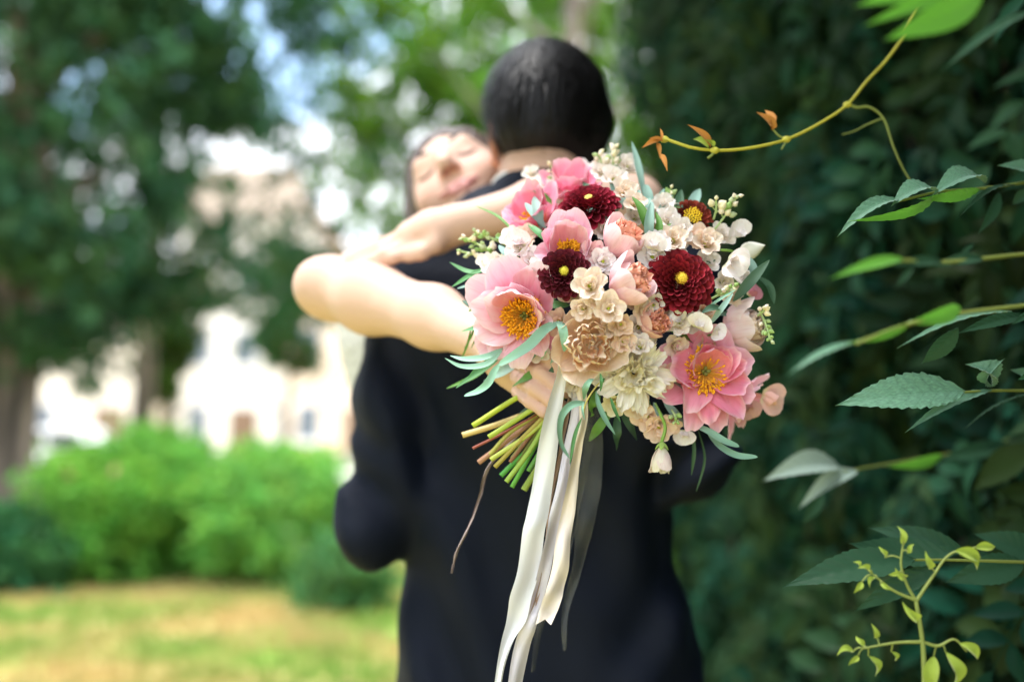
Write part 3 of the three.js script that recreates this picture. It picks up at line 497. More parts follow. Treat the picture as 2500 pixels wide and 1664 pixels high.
// ---- the man, seen from behind
{
  const zc = 1.44, foot = at(1330, 1000, zc); foot.y = 0;
  const t = thing('person', 'person in a dark navy suit seen from behind, hugging the other', 'person', foot);
  // head and neck
  const hc = at(1352, 333, 1.43), yaw = Math.PI - 0.36;
  const hz = V(Math.sin(yaw), 0.05, Math.cos(yaw)).normalize(), hy = V(0.02, 1, 0.04).addScaledVector(hz, -0.05).normalize(), hx = V(0, 0, 0).crossVectors(hy, hz).normalize();
  hy.crossVectors(hz, hx);
  const HM = frame(hc, hx, hy, hz), HI = HM.clone().invert(), H = headField(), q = V(0, 0, 0);
  const neck = chain([hc.clone().addScaledVector(hy, -0.05).add(V(0, 0, 0.0)), at(1325, 440, 1.40), at(1325, 560, 1.41)], [0.06, 0.058, 0.066], 0.03);
  const earP = [at(1203, 345, 1.40)];
  const eH = ell(V(0, 0, 0), 0.0065, 0.034, 0.02), eL = ell(V(0.002, -0.03, 0.004), 0.006, 0.012, 0.009);
  const field = (x, y, z) => {
    q.set(x, y, z).applyMatrix4(HI); let d = smin(H.f(q.x, q.y, q.z), neck(x, y, z), 0.025);
    const ex = x - earP[0].x, ey = y - earP[0].y, ez = z - earP[0].z; d = smin(d, Math.min(eH(ex + ey * 0.12, ey, ez), eL(ex, ey, ez)), 0.006); return d;
  };
  const [lo, hi] = box3([hc], 0.15); lo[1] -= 0.12;
  const handL = at(1150, 1050, 1.78), handR = at(1500, 1000, 1.78);
  part('body', net(lo, hi, 0.0042, field, (x, y, z) => { const e = Math.hypot(x - earP[0].x, (y - earP[0].y) * 0.6, z - earP[0].z) < 0.03 ? 1 : 0; return [lerp(SKM[0], 0.62, e), lerp(SKM[1], 0.28, e), lerp(SKM[2], 0.19, e)]; }), skin, t);  // ear painted orange red, standing in for light shining through it
  // hair: cap with a lower tapered nape, combed relief
  const rightLock = cone(V(-0.06, 0.0, -0.03), V(-0.05, -0.075, -0.03), 0.032, 0.022), cap = ell(V(0, 0.033, -0.018), 0.0865, 0.099, 0.104), nape = cone(V(0, 0.01, -0.05), V(0.004, -0.046, -0.034), 0.062, 0.042), face = ell(V(0, -0.05, 0.1), 0.1, 0.13, 0.07);
  const sideCut = [-1, 1].map((s) => ell(V(s * 0.1, -0.07, 0.0), 0.036, 0.062, 0.09));
  const hairF = (x, y, z) => {
    q.set(x, y, z).applyMatrix4(HI); let d = smin(cap(q.x, q.y, q.z), nape(q.x, q.y, q.z), 0.03); d = smin(d, rightLock(q.x, q.y, q.z), 0.03); d = smax(d, -face(q.x, q.y, q.z), 0.02);
    d = smax(d, -sideCut[1](q.x, q.y, q.z), 0.015);
    const a = Math.atan2(q.x, q.z - 0.0); d += 0.0018 * noise.noise(a * 14, q.y * 22, 2) + 0.0012 * noise.noise(a * 34, q.y * 16, 5) + 0.004 * noise.noise(q.x * 22, q.y * 22, q.z * 22);
    return d;
  };
  const hair = part('hair', net(lo, hi, 0.0042, hairF), hairMan, t);
  // short combed strands lying on the cap
  {
    const R = rng(404), gs = [];
    for (let k = 0; k < 3200; k++) {
      const th = R() * 6.28, ph = Math.acos(1 - 1.45 * R()), dir = V(Math.sin(ph) * Math.sin(th), Math.cos(ph), -0.15 + Math.sin(ph) * Math.cos(th));
      if (dir.z > 0.5 && dir.y < 0.4) continue;
      const p0 = V(dir.x * 0.0865, 0.033 + dir.y * 0.099, -0.018 + dir.z * 0.104), down = V(dir.x * dir.y * 0.8 + (R() - 0.5) * 0.5, -Math.hypot(dir.x, dir.z), dir.z * dir.y * 0.8 + (R() - 0.5) * 0.3 - 0.3).normalize(), L = 0.02 + R() * 0.03, w = 0.0009;
      const side = V(0, 0, 0).crossVectors(down, dir).normalize().multiplyScalar(w), lift = 0.0015 + R() * 0.003;
      const P = [p0.clone().addScaledVector(dir, 0), p0.clone().addScaledVector(down, L * 0.5).addScaledVector(dir, lift), p0.clone().addScaledVector(down, L).addScaledVector(dir, lift * 0.4 - L * L * 3)];
      const g = new THREE.BufferGeometry(), v = []; P.forEach((p, i) => { const s = side.clone().multiplyScalar(1 - i * 0.45); v.push(...p.clone().add(s).applyMatrix4(HM).toArray(), ...p.clone().sub(s).applyMatrix4(HM).toArray()); });
      g.setAttribute('position', new THREE.Float32BufferAttribute(v, 3)); g.setIndex([0, 1, 2, 1, 3, 2, 2, 3, 4, 3, 5, 4]); g.computeVertexNormals(); gs.push(g);
    }
    const s = part('hair_strands', mergeGeometries(gs), hairMan, hair); s.userData.kind = 'stuff';
  }
  // jacket
  const SL = at(1030, 715, 1.45), EL = at(922, 1284, 1.38), WL = at(1040, 1130, 1.72), SR = at(1640, 715, 1.45), ER = at(1690, 1138, 1.38), WR = at(1560, 1080, 1.72);
  const rows = [[470, 1325, 0.05, 0.05], [520, 1325, 0.085, 0.07], [560, 1325, 0.135, 0.085], [620, 1325, 0.185, 0.10], [700, 1326, 0.205, 0.115], [850, 1328, 0.205, 0.125], [1050, 1326, 0.195, 0.12], [1250, 1322, 0.187, 0.115], [1350, 1321, 0.188, 0.115], [1500, 1331, 0.202, 0.122], [1664, 1340, 0.215, 0.13], [1900, 1348, 0.235, 0.135], [2150, 1350, 0.245, 0.14]]
    .map(([py, px, w, d]) => { const p = at(px, py, zc - 0.02); return [p.y, p.x, w, d]; });
  const sect = (y) => { for (let i = 0; i + 1 < rows.length; i++) if (y <= rows[i][0] && y >= rows[i + 1][0]) { const k = sstep(0, 1, (rows[i][0] - y) / (rows[i][0] - rows[i + 1][0])); return rows[i].map((v, j) => lerp(v, rows[i + 1][j], k)); } return y > rows[0][0] ? rows[0] : rows[rows.length - 1]; };
  const yT = rows[0][0], yB = rows[rows.length - 1][0];
  const torso = (x, y, z) => { const s = sect(y), a = Math.abs(x - s[1]) / s[2], b = Math.abs(z + zc) / s[3], r = Math.pow(a ** 2.4 + b ** 2.4, 1 / 2.4); let d = (r - 1) * Math.min(s[2], s[3]) * 1.05; return Math.max(d, y - yT, yB - y); };
  const armL = chain([SL, SL.clone().lerp(EL, 0.5).add(V(-0.004, 0, 0.01)), EL, WL], [0.074, 0.062, 0.047, 0.042], 0.03), armR = chain([SR, SR.clone().lerp(ER, 0.5), ER, WR], [0.074, 0.06, 0.047, 0.042], 0.03);
  const shl = cone(at(1200, 560, 1.44), SL, 0.06, 0.072), shr = cone(at(1450, 560, 1.44), SR, 0.06, 0.072);
  const fold = (x, y, z) => {
    const u = (x - foot.x), back = sstep(0.02, 0.09, z + zc);
    let w = 0;
    w += 0.0095 * Math.sin((u * 0.85 + (y - 1.1) * 0.42) * 62 + 2.2 * noise.noise(u * 5, y * 4, 3)) * sstep(1.42, 1.25, y) * back * (0.4 + 0.8 * sstep(0.0, -0.16, u));
    w += 0.0075 * Math.sin((u * 0.9 - (y - 1.1) * 0.35) * 55 + 2.5 * noise.noise(u * 4, y * 5, 9)) * back * sstep(0.02, 0.15, u);
    w += 0.006 * noise.noise(x * 9, y * 6, z * 9) + 0.003 * noise.noise(x * 22, y * 14, z * 20);
    // centre seam
    w += 0.0025 * Math.exp(-((u - 0.004) ** 2) / 0.000012) * back * sstep(1.5, 1.4, y);
    // crumples across the sleeve above the elbow
    const la = cone(SL, EL, 0, 0)(x, y, z), ra = cone(SR, ER, 0, 0)(x, y, z);
    if (la < 0.09) w += 0.0055 * Math.sin((y + 0.6 * (x - SL.x)) * 75 + 3 * noise.noise(x * 10, y * 9, z * 8)) * sstep(0.09, 0.06, la) * sstep(1.36, 1.2, y) * sstep(EL.y - 0.01, EL.y + 0.08, y);
    if (ra < 0.09) w += 0.0085 * Math.sin((y - 0.6 * (x - SR.x)) * 75 + 3 * noise.noise(x * 10, y * 9, z * 8)) * sstep(0.09, 0.06, ra) * sstep(1.36, 1.2, y);
    return w;
  };
  const neckHole = cone(at(1325, 380, 1.42), at(1325, 500, 1.42), 0.064, 0.064);
  const jacketF = (x, y, z) => { let d = torso(x, y, z); d = smin(d, shl(x, y, z), 0.06); d = smin(d, shr(x, y, z), 0.06); d = smin(d, armL(x, y, z), 0.022); d = smin(d, armR(x, y, z), 0.022); d = smax(d, -neckHole(x, y, z), 0.01); return d + (d < 0.05 ? fold(x, y, z) : 0); };
  const jlo = [Math.min(EL.x, SL.x) - 0.12, yB - 0.02, -zc - 0.42], jhi = [Math.max(ER.x, SR.x) + 0.12, yT + 0.05, -zc + 0.2];
  const jk = part('jacket', net(jlo, jhi, 0.0095, jacketF), suit, t, 'dark navy jacket with creased sleeves');
  // collar of the jacket: a band standing round the back of the neck
  const cc = at(1325, 492, 1.41);
  part('collar', grid(40, 10, (u, v) => { const a = lerp(-0.35, Math.PI + 0.35, u), r = lerp(0.068, 0.092, v ** 1.2), yy = lerp(0.035, -0.03, v) + 0.012 * Math.sin(v * Math.PI) - 0.03 * (1 - Math.sin(a)) * 0.5; return [cc.x + Math.cos(a) * r * 1.08, cc.y + yy, cc.z + Math.sin(a) * r + 0.006 * Math.sin(v * 3.14)]; }), suit, jk);
  // white shirt collar rising above it
  part('shirt_collar', grid(40, 8, (u, v) => { const a = lerp(-0.3, Math.PI + 0.3, u), r = 0.0665 + 0.004 * Math.sin(v * Math.PI) + (v > 0.8 ? 0.003 : 0); return [cc.x + Math.cos(a) * r * 1.06, cc.y + lerp(-0.01, 0.036, v) - 0.022 * (1 - Math.sin(a)) * 0.5, cc.z + Math.sin(a) * r]; }), mat(0.78, 0.78, 0.78, 0.8), t);
  // hands on the other's back, out of sight behind the jacket
  // trousers and shoes down to the lawn
  const hipY = yB + 0.2, leg = [-1, 1].map((s) => chain([V(foot.x + s * 0.09, hipY, -zc), V(foot.x + s * 0.1, 0.5, -zc + 0.01), V(foot.x + s * 0.105, 0.1, -zc)], [0.115, 0.082, 0.068], 0.02));
  const trF = (x, y, z) => Math.max(smin(leg[0](x, y, z), leg[1](x, y, z), 0.02) + 0.004 * noise.noise(x * 8, y * 6, z * 8), y - hipY, 0.045 - y);
  part('trousers', net([foot.x - 0.26, 0.02, -zc - 0.17], [foot.x + 0.26, hipY + 0.03, -zc + 0.17], 0.014, trF), trouserMat, t);
  for (const s of [-1, 1]) { const sh = (x, y, z) => { let d = smin(cone(V(foot.x + s * 0.105, 0.06, -zc + 0.05), V(foot.x + s * 0.12, 0.045, -zc - 0.16), 0.052, 0.044)(x, y, z), cone(V(foot.x + s * 0.105, 0.06, -zc), V(foot.x + s * 0.105, 0.1, -zc), 0.05, 0.055)(x, y, z), 0.02); return Math.max(d, 0.004 - y); }; part('shoe', net([foot.x + s * 0.11 - 0.1, -0.01, -zc - 0.24], [foot.x + s * 0.11 + 0.1, 0.18, -zc + 0.14], 0.009, sh), mat(0.012, 0.011, 0.011, 0.25), t); }
}

// ---- the bride, facing the camera over his shoulder
{
  const hc = at(1139, 482, 1.56);
  const t = thing('person', 'smiling person with closed eyes and brown hair leaning on the shoulder of the suited one', 'person', V(hc.x + 0.12, 0, -1.72));
  // head axes: crown leans to the picture's left and back, face turned up
  const R = new THREE.Matrix4().makeRotationFromEuler(new THREE.Euler(-0.52, -0.10, 0.495, 'ZYX'));
  const S = 1.08, HM = new THREE.Matrix4().makeTranslation(hc.x, hc.y, hc.z).multiply(R).multiply(new THREE.Matrix4().makeScale(S, S, S)), HI = HM.clone().invert(), H = headField({ nose: 0.95, jaw: 0.96 }), q = V(0, 0, 0);
  const hp = (x, y, z) => V(x, y, z).applyMatrix4(HM);
  const chest = at(1075, 800, 1.72), neckB = at(1065, 640, 1.66);
  const neck = chain([hp(0, -0.06, -0.02), neckB], [0.05, 0.054], 0.02);
  // arms
  const shR = at(925, 655, 1.66), elR = at(798, 702, 1.345), fa1 = at(905, 728, 1.29), wrR = at(1205, 838, 1.10), haR = at(1262, 876, 1.055);
  const shL = at(1560, 640, 1.72), elL = at(1545, 500, 1.36), wrL = at(1118, 546, 1.285);
  const armR = chain([shR, elR.clone().add(V(0.008, 0, -0.01)), fa1, at(1060, 774, 1.20), wrR], [0.046, 0.039, 0.0425, 0.034, 0.0245], 0.03);
  const elbowTip = ell(at(768, 694, 1.335), 0.025, 0.028, 0.026);
  const armL = chain([shL, elL, at(1330, 498, 1.285), wrL], [0.045, 0.037, 0.033, 0.0245], 0.03);
  const shoulder = chain([neckB.clone().add(V(0, -0.06, 0)), shR], [0.06, 0.05], 0.04), shoulder2 = chain([neckB.clone().add(V(0, -0.06, 0)), shL], [0.06, 0.05], 0.04);
  // near hand lying on the far upper arm: palm and five fingers
  const palmL = chain([wrL, at(1060, 565, 1.285), at(1005, 584, 1.29)], [0.023, 0.026, 0.024], 0.02), palmL2 = cone(at(1068, 548, 1.30), at(1010, 566, 1.305), 0.017, 0.016);
  const fing = [[[1000, 566, 1.30], [935, 596, 1.30], [880, 622, 1.315], [842, 640, 1.33]], [[1000, 580, 1.285], [928, 610, 1.285], [872, 638, 1.30], [832, 654, 1.315]], [[1004, 594, 1.275], [940, 622, 1.272], [890, 646, 1.285], [850, 660, 1.30]], [[1012, 606, 1.27], [960, 630, 1.266], [920, 648, 1.275], [890, 660, 1.285]]]
    .map((l, i) => chain(l.map((a) => at(...a)), [0.0095, 0.0085, 0.0078, 0.0065].map((r) => r * (i === 3 ? 0.88 : 1)), 0.004));
  const thumbL = chain([[1080, 566, 1.275], [1062, 596, 1.265], [1030, 616, 1.262], [1000, 626, 1.265]].map((a) => at(...a)), [0.013, 0.011, 0.0098, 0.008], 0.006);
  // hand closed on the stems
  const palmR = chain([wrR, at(1240, 868, 1.072), at(1278, 905, 1.06), at(1292, 930, 1.056)], [0.0235, 0.025, 0.022, 0.018], 0.02);
  const fingR = [[[1288, 850, 1.03], [1332, 868, 1.0], [1372, 902, 0.994], [1394, 922, 1.01]], [[1274, 886, 1.032], [1318, 908, 0.998], [1360, 940, 0.992], [1384, 958, 1.01]], [[1264, 922, 1.034], [1304, 946, 1.0], [1346, 976, 0.994], [1372, 990, 1.012]], [[1264, 956, 1.036], [1294, 980, 1.006], [1328, 1004, 1.002], [1352, 1012, 1.015]]]
    .map((l, i) => chain(l.map((a) => at(...a)), [0.0082, 0.0078, 0.0072, 0.0062].map((r) => r * (i === 3 ? 0.88 : 1)), 0.003));
  const thumbR = chain([[1262, 862, 1.07], [1310, 880, 1.09], [1352, 900, 1.08], [1380, 920, 1.06]].map((a) => at(...a)), [0.014, 0.012, 0.0105, 0.009], 0.006);
  const rough = (x, y, z) => { q.set(x, y, z).applyMatrix4(HI); let d = smin(H.f(q.x, q.y, q.z) * S, neck(x, y, z), 0.025); d = smin(d, shoulder(x, y, z), 0.04); d = smin(d, shoulder2(x, y, z), 0.04); d = smin(d, armR(x, y, z), 0.02); d = smin(d, elbowTip(x, y, z), 0.03); d = Math.min(d, armL(x, y, z)); return d; };
  const handsL = (x, y, z) => { let d = smin(palmL(x, y, z), palmL2(x, y, z), 0.012); for (const f of fing) d = smin(d, f(x, y, z), 0.006); d = smin(d, thumbL(x, y, z), 0.01); return smin(d, armL(x, y, z), 0.012); };
  const handsR = (x, y, z) => { let d = palmR(x, y, z); for (const f of fingR) d = smin(d, f(x, y, z), 0.0025); d = smin(d, thumbR(x, y, z), 0.01); return smin(d, armR(x, y, z), 0.012); };
  const col = (x, y, z) => {
    q.set(x, y, z).applyMatrix4(HI);
    const inHead = q.z > 0.04 && Math.abs(q.x) < 0.06 && q.y > -0.12 && q.y < 0.06;
    let c = SK.slice();
    if (inHead) { const l = Math.min(H.lipU(q.x, q.y, q.z), H.lipL(q.x, q.y, q.z)), k = sstep(0.0022, 0.0, l); c = [lerp(c[0], 0.62, k), lerp(c[1], 0.30, k), lerp(c[2], 0.28, k)]; const nn = Math.min(...H.nost.map((f) => f(q.x, q.y, q.z))), m = sstep(0.003, 0.0, nn); c = [lerp(c[0], 0.3, m), lerp(c[1], 0.09, m), lerp(c[2], 0.06, m)]; const ck = Math.exp(-((Math.abs(q.x) - 0.038) ** 2 + (q.y + 0.02) ** 2) / 0.0005) * 0.35; c = [c[0], lerp(c[1], 0.27, ck), lerp(c[2], 0.22, ck)]; }
    const kn = fingR.concat(fing).some((f) => f(x, y, z) < 0.004) ? 0.25 : 0; return [lerp(c[0], 0.6, kn), lerp(c[1], 0.33, kn), lerp(c[2], 0.27, kn)];
  };
  // separate grids meet inside the limbs, merged into one body
  const half = (f, p, n, side) => (x, y, z) => Math.max(f(x, y, z), side * ((x - p.x) * n.x + (y - p.y) * n.y + (z - p.z) * n.z));
  const geos = [];
  const hb = box3([hc], 0.15); geos.push(net(hb[0], hb[1], 0.0034, rough, col));
  const bl = box3([shR, elR, wrR, chest, neckB], 0.08); geos.push(net([bl[0][0], bl[0][1], bl[0][2]], bl[1], 0.0065, (x, y, z) => { const inH = Math.max(Math.abs(x - hc.x), Math.abs(y - hc.y), Math.abs(z - hc.z)) - 0.142; return Math.max(smin(smin(neck(x, y, z), Math.min(shoulder(x, y, z), shoulder2(x, y, z)), 0.03), smin(armR(x, y, z), elbowTip(x, y, z), 0.03), 0.02), -inH - 0.0); }, col));
  const ba = box3([shL, elL, wrL], 0.07); geos.push(net(ba[0], ba[1], 0.0065, armL, col));
  const h1 = box3([wrL, at(832, 654, 1.315), at(1005, 584, 1.29)], 0.035); geos.push(net(h1[0], h1[1], 0.003, handsL, col));
  const h2 = box3([wrR, at(1392, 930, 0.99), at(1330, 990, 1.09)], 0.03); geos.push(net(h2[0], h2[1], 0.0028, handsR, col));
  part('body', mergeGeometries(geos), skin, t);
  // brows, lashes
  const onFace = ([x, y]) => { let z = 0.135; for (let i = 0; i < 200; i++) { const d = H.f(x, y, z); if (d < 0.0003) break; z -= d * 0.6; } return hp(x, y, z + 0.0006); };
  const dark = mat(0.06, 0.035, 0.025, 0.7), strip = (pts, w) => { const P = pts.map(onFace), up = hp(0, 0.001, 0).sub(hp(0, 0, 0)).normalize(); const cv = new THREE.CatmullRomCurve3(P); return grid(14, 2, (u, v) => cv.getPoint(u).addScaledVector(up, (v - 0.5) * w * Math.sin(0.35 + u * 2.4))); };
  for (const s of [-1, 1]) {
    part('eyebrow', strip([[s * 0.016, 0.031, 0.0815], [s * 0.032, 0.038, 0.078], [s * 0.05, 0.033, 0.064]], 0.010), dark, t);
    part('eyelash', tube([[s * 0.018, 0.004], [s * 0.025, -0.0005], [s * 0.032, -0.0025], [s * 0.039, -0.0005], [s * 0.047, 0.005]].map(onFace), (v) => 0.0009 + 0.0018 * Math.sin(v * Math.PI), 12, 5), dark, t);
  }
  part('mouth_line', tube([[-0.034, -0.0435], [-0.020, -0.0520], [0, -0.0568], [0.020, -0.0520], [0.034, -0.0435]].map(onFace), (v) => 0.0006 + 0.0008 * Math.sin(v * Math.PI), 14, 5), mat(0.36, 0.13, 0.11, 0.6), t);
  // hair drawn back with a low knot
  const capH = ell(V(0, 0.036, -0.022), 0.085, 0.096, 0.100), faceC = ell(V(0.004, -0.034, 0.10), 0.070, 0.106, 0.090), bun = ell(V(-0.02, -0.07, -0.10), 0.05, 0.06, 0.045), side = cone(V(-0.070, 0.03, -0.02), V(-0.070, -0.10, -0.03), 0.026, 0.028);
  const hairF = (x, y, z) => { q.set(x, y, z).applyMatrix4(HI); let d = smin(capH(q.x, q.y, q.z), side(q.x, q.y, q.z), 0.03); d = smin(d, bun(q.x, q.y, q.z), 0.03); d = smax(d, -faceC(q.x, q.y, q.z), 0.012); return d * S + 0.003 * noise.noise(q.x * 60, q.y * 18, q.z * 60) + 0.002 * noise.noise(q.x * 25, q.y * 12, q.z * 130); };
  const hb2 = box3([hc], 0.185); part('hair', net(hb2[0], hb2[1], 0.0042, hairF), hairBride, t, 'brown hair drawn back into a low knot');
  // white dress: fitted bodice and a straight skirt that hangs to the lawn
  const rows = [[690, 1062, 0.15, 0.085], [770, 1060, 0.178, 0.10], [850, 1064, 0.174, 0.105], [1000, 1082, 0.155, 0.10], [1120, 1112, 0.135, 0.095], [1300, 1180, 0.15, 0.11], [1450, 1240, 0.165, 0.13], [1900, 1290, 0.2, 0.17]].map(([py, px, w, d]) => { const p = at(px, py, 1.76); return [p.y, p.x, w, d]; });
  rows.push([0.02, rows[rows.length - 1][1], 0.32, 0.3]);
  const dress = grid(96, 140, (u, v) => {
    const y = lerp(rows[0][0], 0.015, v), a = u * Math.PI * 2; let s = rows[0]; for (let i = 0; i + 1 < rows.length; i++) if (y <= rows[i][0] && y >= rows[i + 1][0]) { const k = (rows[i][0] - y) / (rows[i][0] - rows[i + 1][0]); s = rows[i].map((w, j) => lerp(w, rows[i + 1][j], k)); }
    const pleat = 1 + sstep(0.75, 0.3, y) * 0.07 * Math.sin(a * 11 + 2 * noise.noise(Math.cos(a), y * 2, 3)) + 0.02 * noise.noise(Math.cos(a) * 3, y * 9, Math.sin(a) * 3);
    return [s[1] + Math.cos(a) * s[2] * pleat, y, -1.76 + Math.sin(a) * s[3] * pleat];
  });
  const lace = canvasNoise(256, 256, (u, v) => { const n = fbm(u * 24, v * 24, 2, 3); const a = 0.86 + 0.3 * n; return [a, a, a]; }); lace.repeat.set(4, 6);
  part('dress', dress, new THREE.MeshPhysicalMaterial({ color: lin(0.80, 0.81, 0.80), map: lace, roughness: 0.85, side: THREE.DoubleSide }), t, 'white lace dress');
}
// ---------------------------------------------------------------- the bouquet
const BQ = at(1335, 960, 1.03);
const bouquet = thing('bouquet', 'round bridal bouquet of pink peonies, burgundy dahlias and cream roses with trailing ribbons', 'bouquet', BQ);
const petalTex = canvasNoise(256, 256, (u, v) => { const n = fbm(u * 26, v * 3, 3, 4), m = fbm(u * 7, v * 5, 9, 3), a = 0.99 + n * 0.09 + m * 0.04; return [Math.min(1, a + 0.02), a, a]; });
const petalBump = canvasNoise(256, 256, (u, v) => { const a = 0.5 + fbm(u * 22, v * 2.5, 5, 3) * 0.8 + fbm(u * 6, v * 6, 1, 2) * 0.4; return [a, a, a]; }, false);
const petalMat = new THREE.MeshPhysicalMaterial({ vertexColors: true, map: petalTex, bumpMap: petalBump, bumpScale: 0.00022, roughness: 0.96, transmission: 0.28, thickness: 0, side: THREE.DoubleSide, specularIntensity: 0.4 });
const velvet = new THREE.MeshPhysicalMaterial({ vertexColors: true, roughness: 0.75, side: THREE.DoubleSide, sheen: 0.25, sheenRoughness: 0.5, sheenColor: lin(0.5, 0.06, 0.08), specularIntensity: 0.45 });
const mixc = (a, b, t) => a.map((v, i) => lerp(v, b[i], t));
// depth of the dome of flowers at a place in the photograph
const dome = (px, py) => { const dx = (px - 1500) / 380, dy = (py - 760) / 380; return 0.945 + 0.085 * (dx * dx + dy * dy) + 0.05 * Math.max(0, (620 - py) / 260); };
// Petal in (radial x, tangential y, axial z): leaves the centre at angle a0 to the axis and ends at a1
function petal(o) {
  const { L, W, a0, a1, cup = 0.8, base = 0.25, round = 0.35, ruffle = 0, freq = 3, notch = 0, curl = 0, seed = 1, nu = 9, nv = 9, col, r0 = 0, z0 = 0 } = o;
  const N = 24, cr = [r0], cz = [z0], an = [];
  for (let i = 0; i <= N; i++) { const v = i / N, a = lerp(a0, a1, v) + curl * sstep(0.65, 1, v); an.push(a); cr.push(cr[i] + Math.sin(a) * L / N); cz.push(cz[i] + Math.cos(a) * L / N); }
  const s0 = seed * 13.7;
  return grid(nu, nv, (u, v) => {
    const q = (u - 0.5) * 2, len = clamp(1 - round * Math.abs(q) ** 2.2 - notch * (0.5 + 0.5 * noise.noise(q * freq * 1.7, s0, 0.3)) * (0.4 + 0.6 * Math.abs(noise.noise(q * 2.2, s0, 9.1)) * 2));
    const vv = v * len, k = vv * N, i = Math.min(N - 1, Math.floor(k)), f = k - i, R = lerp(cr[i], cr[i + 1], f), Z = lerp(cz[i], cz[i + 1], f), a = an[i];
    const hw = W / 2 * (base + (1 - base) * Math.sin(Math.min(1, v * 1.12) * Math.PI / 2)) * (1 - 0.12 * v * v);
    const c = Math.max(0.05, cup), y = hw * Math.sin(q * c) / c, lift = hw * (1 - Math.cos(q * c)) / c + ruffle * v * v * (noise.noise(q * freq, v * 1.5, s0) + 0.5 * noise.noise(q * freq * 2.3, v * 3, s0 + 4)) + 0.06 * L * noise.noise(q * 1.1, v * 1.4, s0 + 8);
    return [R - Math.cos(a) * lift, y, Z + Math.sin(a) * lift];
  }, col ? (u, v) => col((u - 0.5) * 2, v) : null);
}
const zAxis = V(0, 0, 1);
function flower(name, px, py, zd, dir, label) {
  const g = new THREE.Group(); g.name = name; g.position.copy(at(px, py, zd)).sub(BQ); g.quaternion.setFromUnitVectors(zAxis, V(...dir).normalize()); if (label) g.userData.label = label;
  bouquet.add(g); return g;
}
function addPetal(g, geo, m, az, tilt = 0, s = 1, z = 0, name = 'petal') { const p = new THREE.Mesh(geo, m); p.name = name; p.rotation.set(0, tilt, az, 'ZYX'); p.scale.setScalar(s); p.position.z = z; g.add(p); return p; }
const D2R = Math.PI / 180;

// ---- coral peonies: cupped petals around a mass of orange stamens
const PK = { deep: [0.88, 0.15, 0.34], mid: [0.92, 0.35, 0.50], pale: [0.92, 0.65, 0.74], coral: [0.94, 0.34, 0.18], white: [0.94, 0.84, 0.86] };
function stamens(g, n, rIn, rOut, h, seed, open = 0.6) {
  const R = rng(seed), fil = [], ant = [];
  for (let k = 0; k < n; k++) {
    const a = R() * 6.28, r = lerp(rIn, rOut, Math.sqrt(R())), b = open * (0.3 + 0.8 * (r / rOut)) + (R() - 0.5) * 0.35, hh = h * (0.75 + R() * 0.5), x = Math.cos(a), y = Math.sin(a);
    const p0 = V(x * r * 0.45, y * r * 0.45, 0), p1 = V(x * (r * 0.45 + Math.sin(b) * hh * 0.5), y * (r * 0.45 + Math.sin(b) * hh * 0.5), Math.cos(b * 0.8) * hh * 0.55), p2 = V(x * (r * 0.45 + Math.sin(b) * hh), y * (r * 0.45 + Math.sin(b) * hh), Math.cos(b) * hh);
    fil.push(tube([p0, p1, p2], 0.00035, 4, 4));
    const d = p2.clone().sub(p1).normalize().add(V((R() - 0.5) * 0.8, (R() - 0.5) * 0.8, (R() - 0.5) * 0.8)).normalize(), e = p2.clone().addScaledVector(d, 0.0035 + R() * 0.0015);
    ant.push(tube([p2, p2.clone().lerp(e, 0.5).add(V((R() - 0.5) * 0.0008, (R() - 0.5) * 0.0008, 0)), e], (t) => 0.00115 * Math.sin(0.5 + t * 2.2), 3, 5));
  }
  const add = (name, gs, m) => { const me = new THREE.Mesh(mergeGeometries(gs), m); me.name = name; me.userData.kind = 'stuff'; g.add(me); };
  add('filament', fil, mat(0.90, 0.50, 0.06, 0.8)); add('anther', ant, mat(0.92, 0.45, 0.015, 0.85));
  for (let k = 0; k < 4; k++) { const c = new THREE.Mesh(new THREE.LatheGeometry([[0.0001, 0.008], [0.0008, 0.0075], [0.002, 0.004], [0.002, 0.001], [0.0001, 0]].map((q) => new THREE.Vector2(...q)), 8), mat(0.28, 0.33, 0.10, 0.7)); c.geometry.rotateX(Math.PI / 2); c.name = 'carpel'; c.rotation.set(0, 0.25, k * 1.57, 'ZYX'); c.position.set(Math.cos(k * 1.57) * 0.002, Math.sin(k * 1.57) * 0.002, 0); g.add(c); }
}
function peonyCol(tone, seed) {
  return (q, v) => { const e = Math.abs(q), n = noise.noise(q * 5, v * 1.3, seed) * 0.5 + noise.noise(q * 22, v * 2, seed + 5) * 0.35; let c = mixc(PK.coral, PK.mid, sstep(0.05, 0.42, v + n * 0.1)); c = mixc(c, tone, sstep(0.35, 0.9, v + 0.25 * e * v + n * 0.3)); return mixc(c, PK.white, clamp(sstep(0.8, 1.02, Math.max(v, e * v * 1.05)) * 0.5 + 0.35 * Math.max(0, n))); };
}
// petals: [azimuth deg, open at base, open at tip, length, width, cup, curl]
function peony(px, py, zd, dir, size, list, tone, seed, label, nSt = 130, stOpen = 0.75) {
  const g = flower('peony', px, py, zd, dir, label), R = rng(seed);
  list.forEach(([az, a0, a1, L, W, cup = 0.9, curl = 0], k) => {
    const tn = mixc(tone, R() < 0.5 ? PK.pale : PK.deep, R() * 0.35);
    addPetal(g, petal({ L: L * size, W: W * size, a0: a0 * D2R, a1: a1 * D2R, cup, curl, base: 0.3, round: 0.3 + R() * 0.15, ruffle: size * 0.11, freq: 2.6, notch: 0.13, seed: seed + k, nu: 12, nv: 11, col: peonyCol(tn, seed + k), r0: 0.06 * size, z0: -0.02 * size }), petalMat, az * D2R, 0, 1, -0.0006 * k);
  });
  if (nSt) stamens(g, nSt, 0.08 * size, 0.3 * size, 0.34 * size, seed, stOpen);
  return g;
}
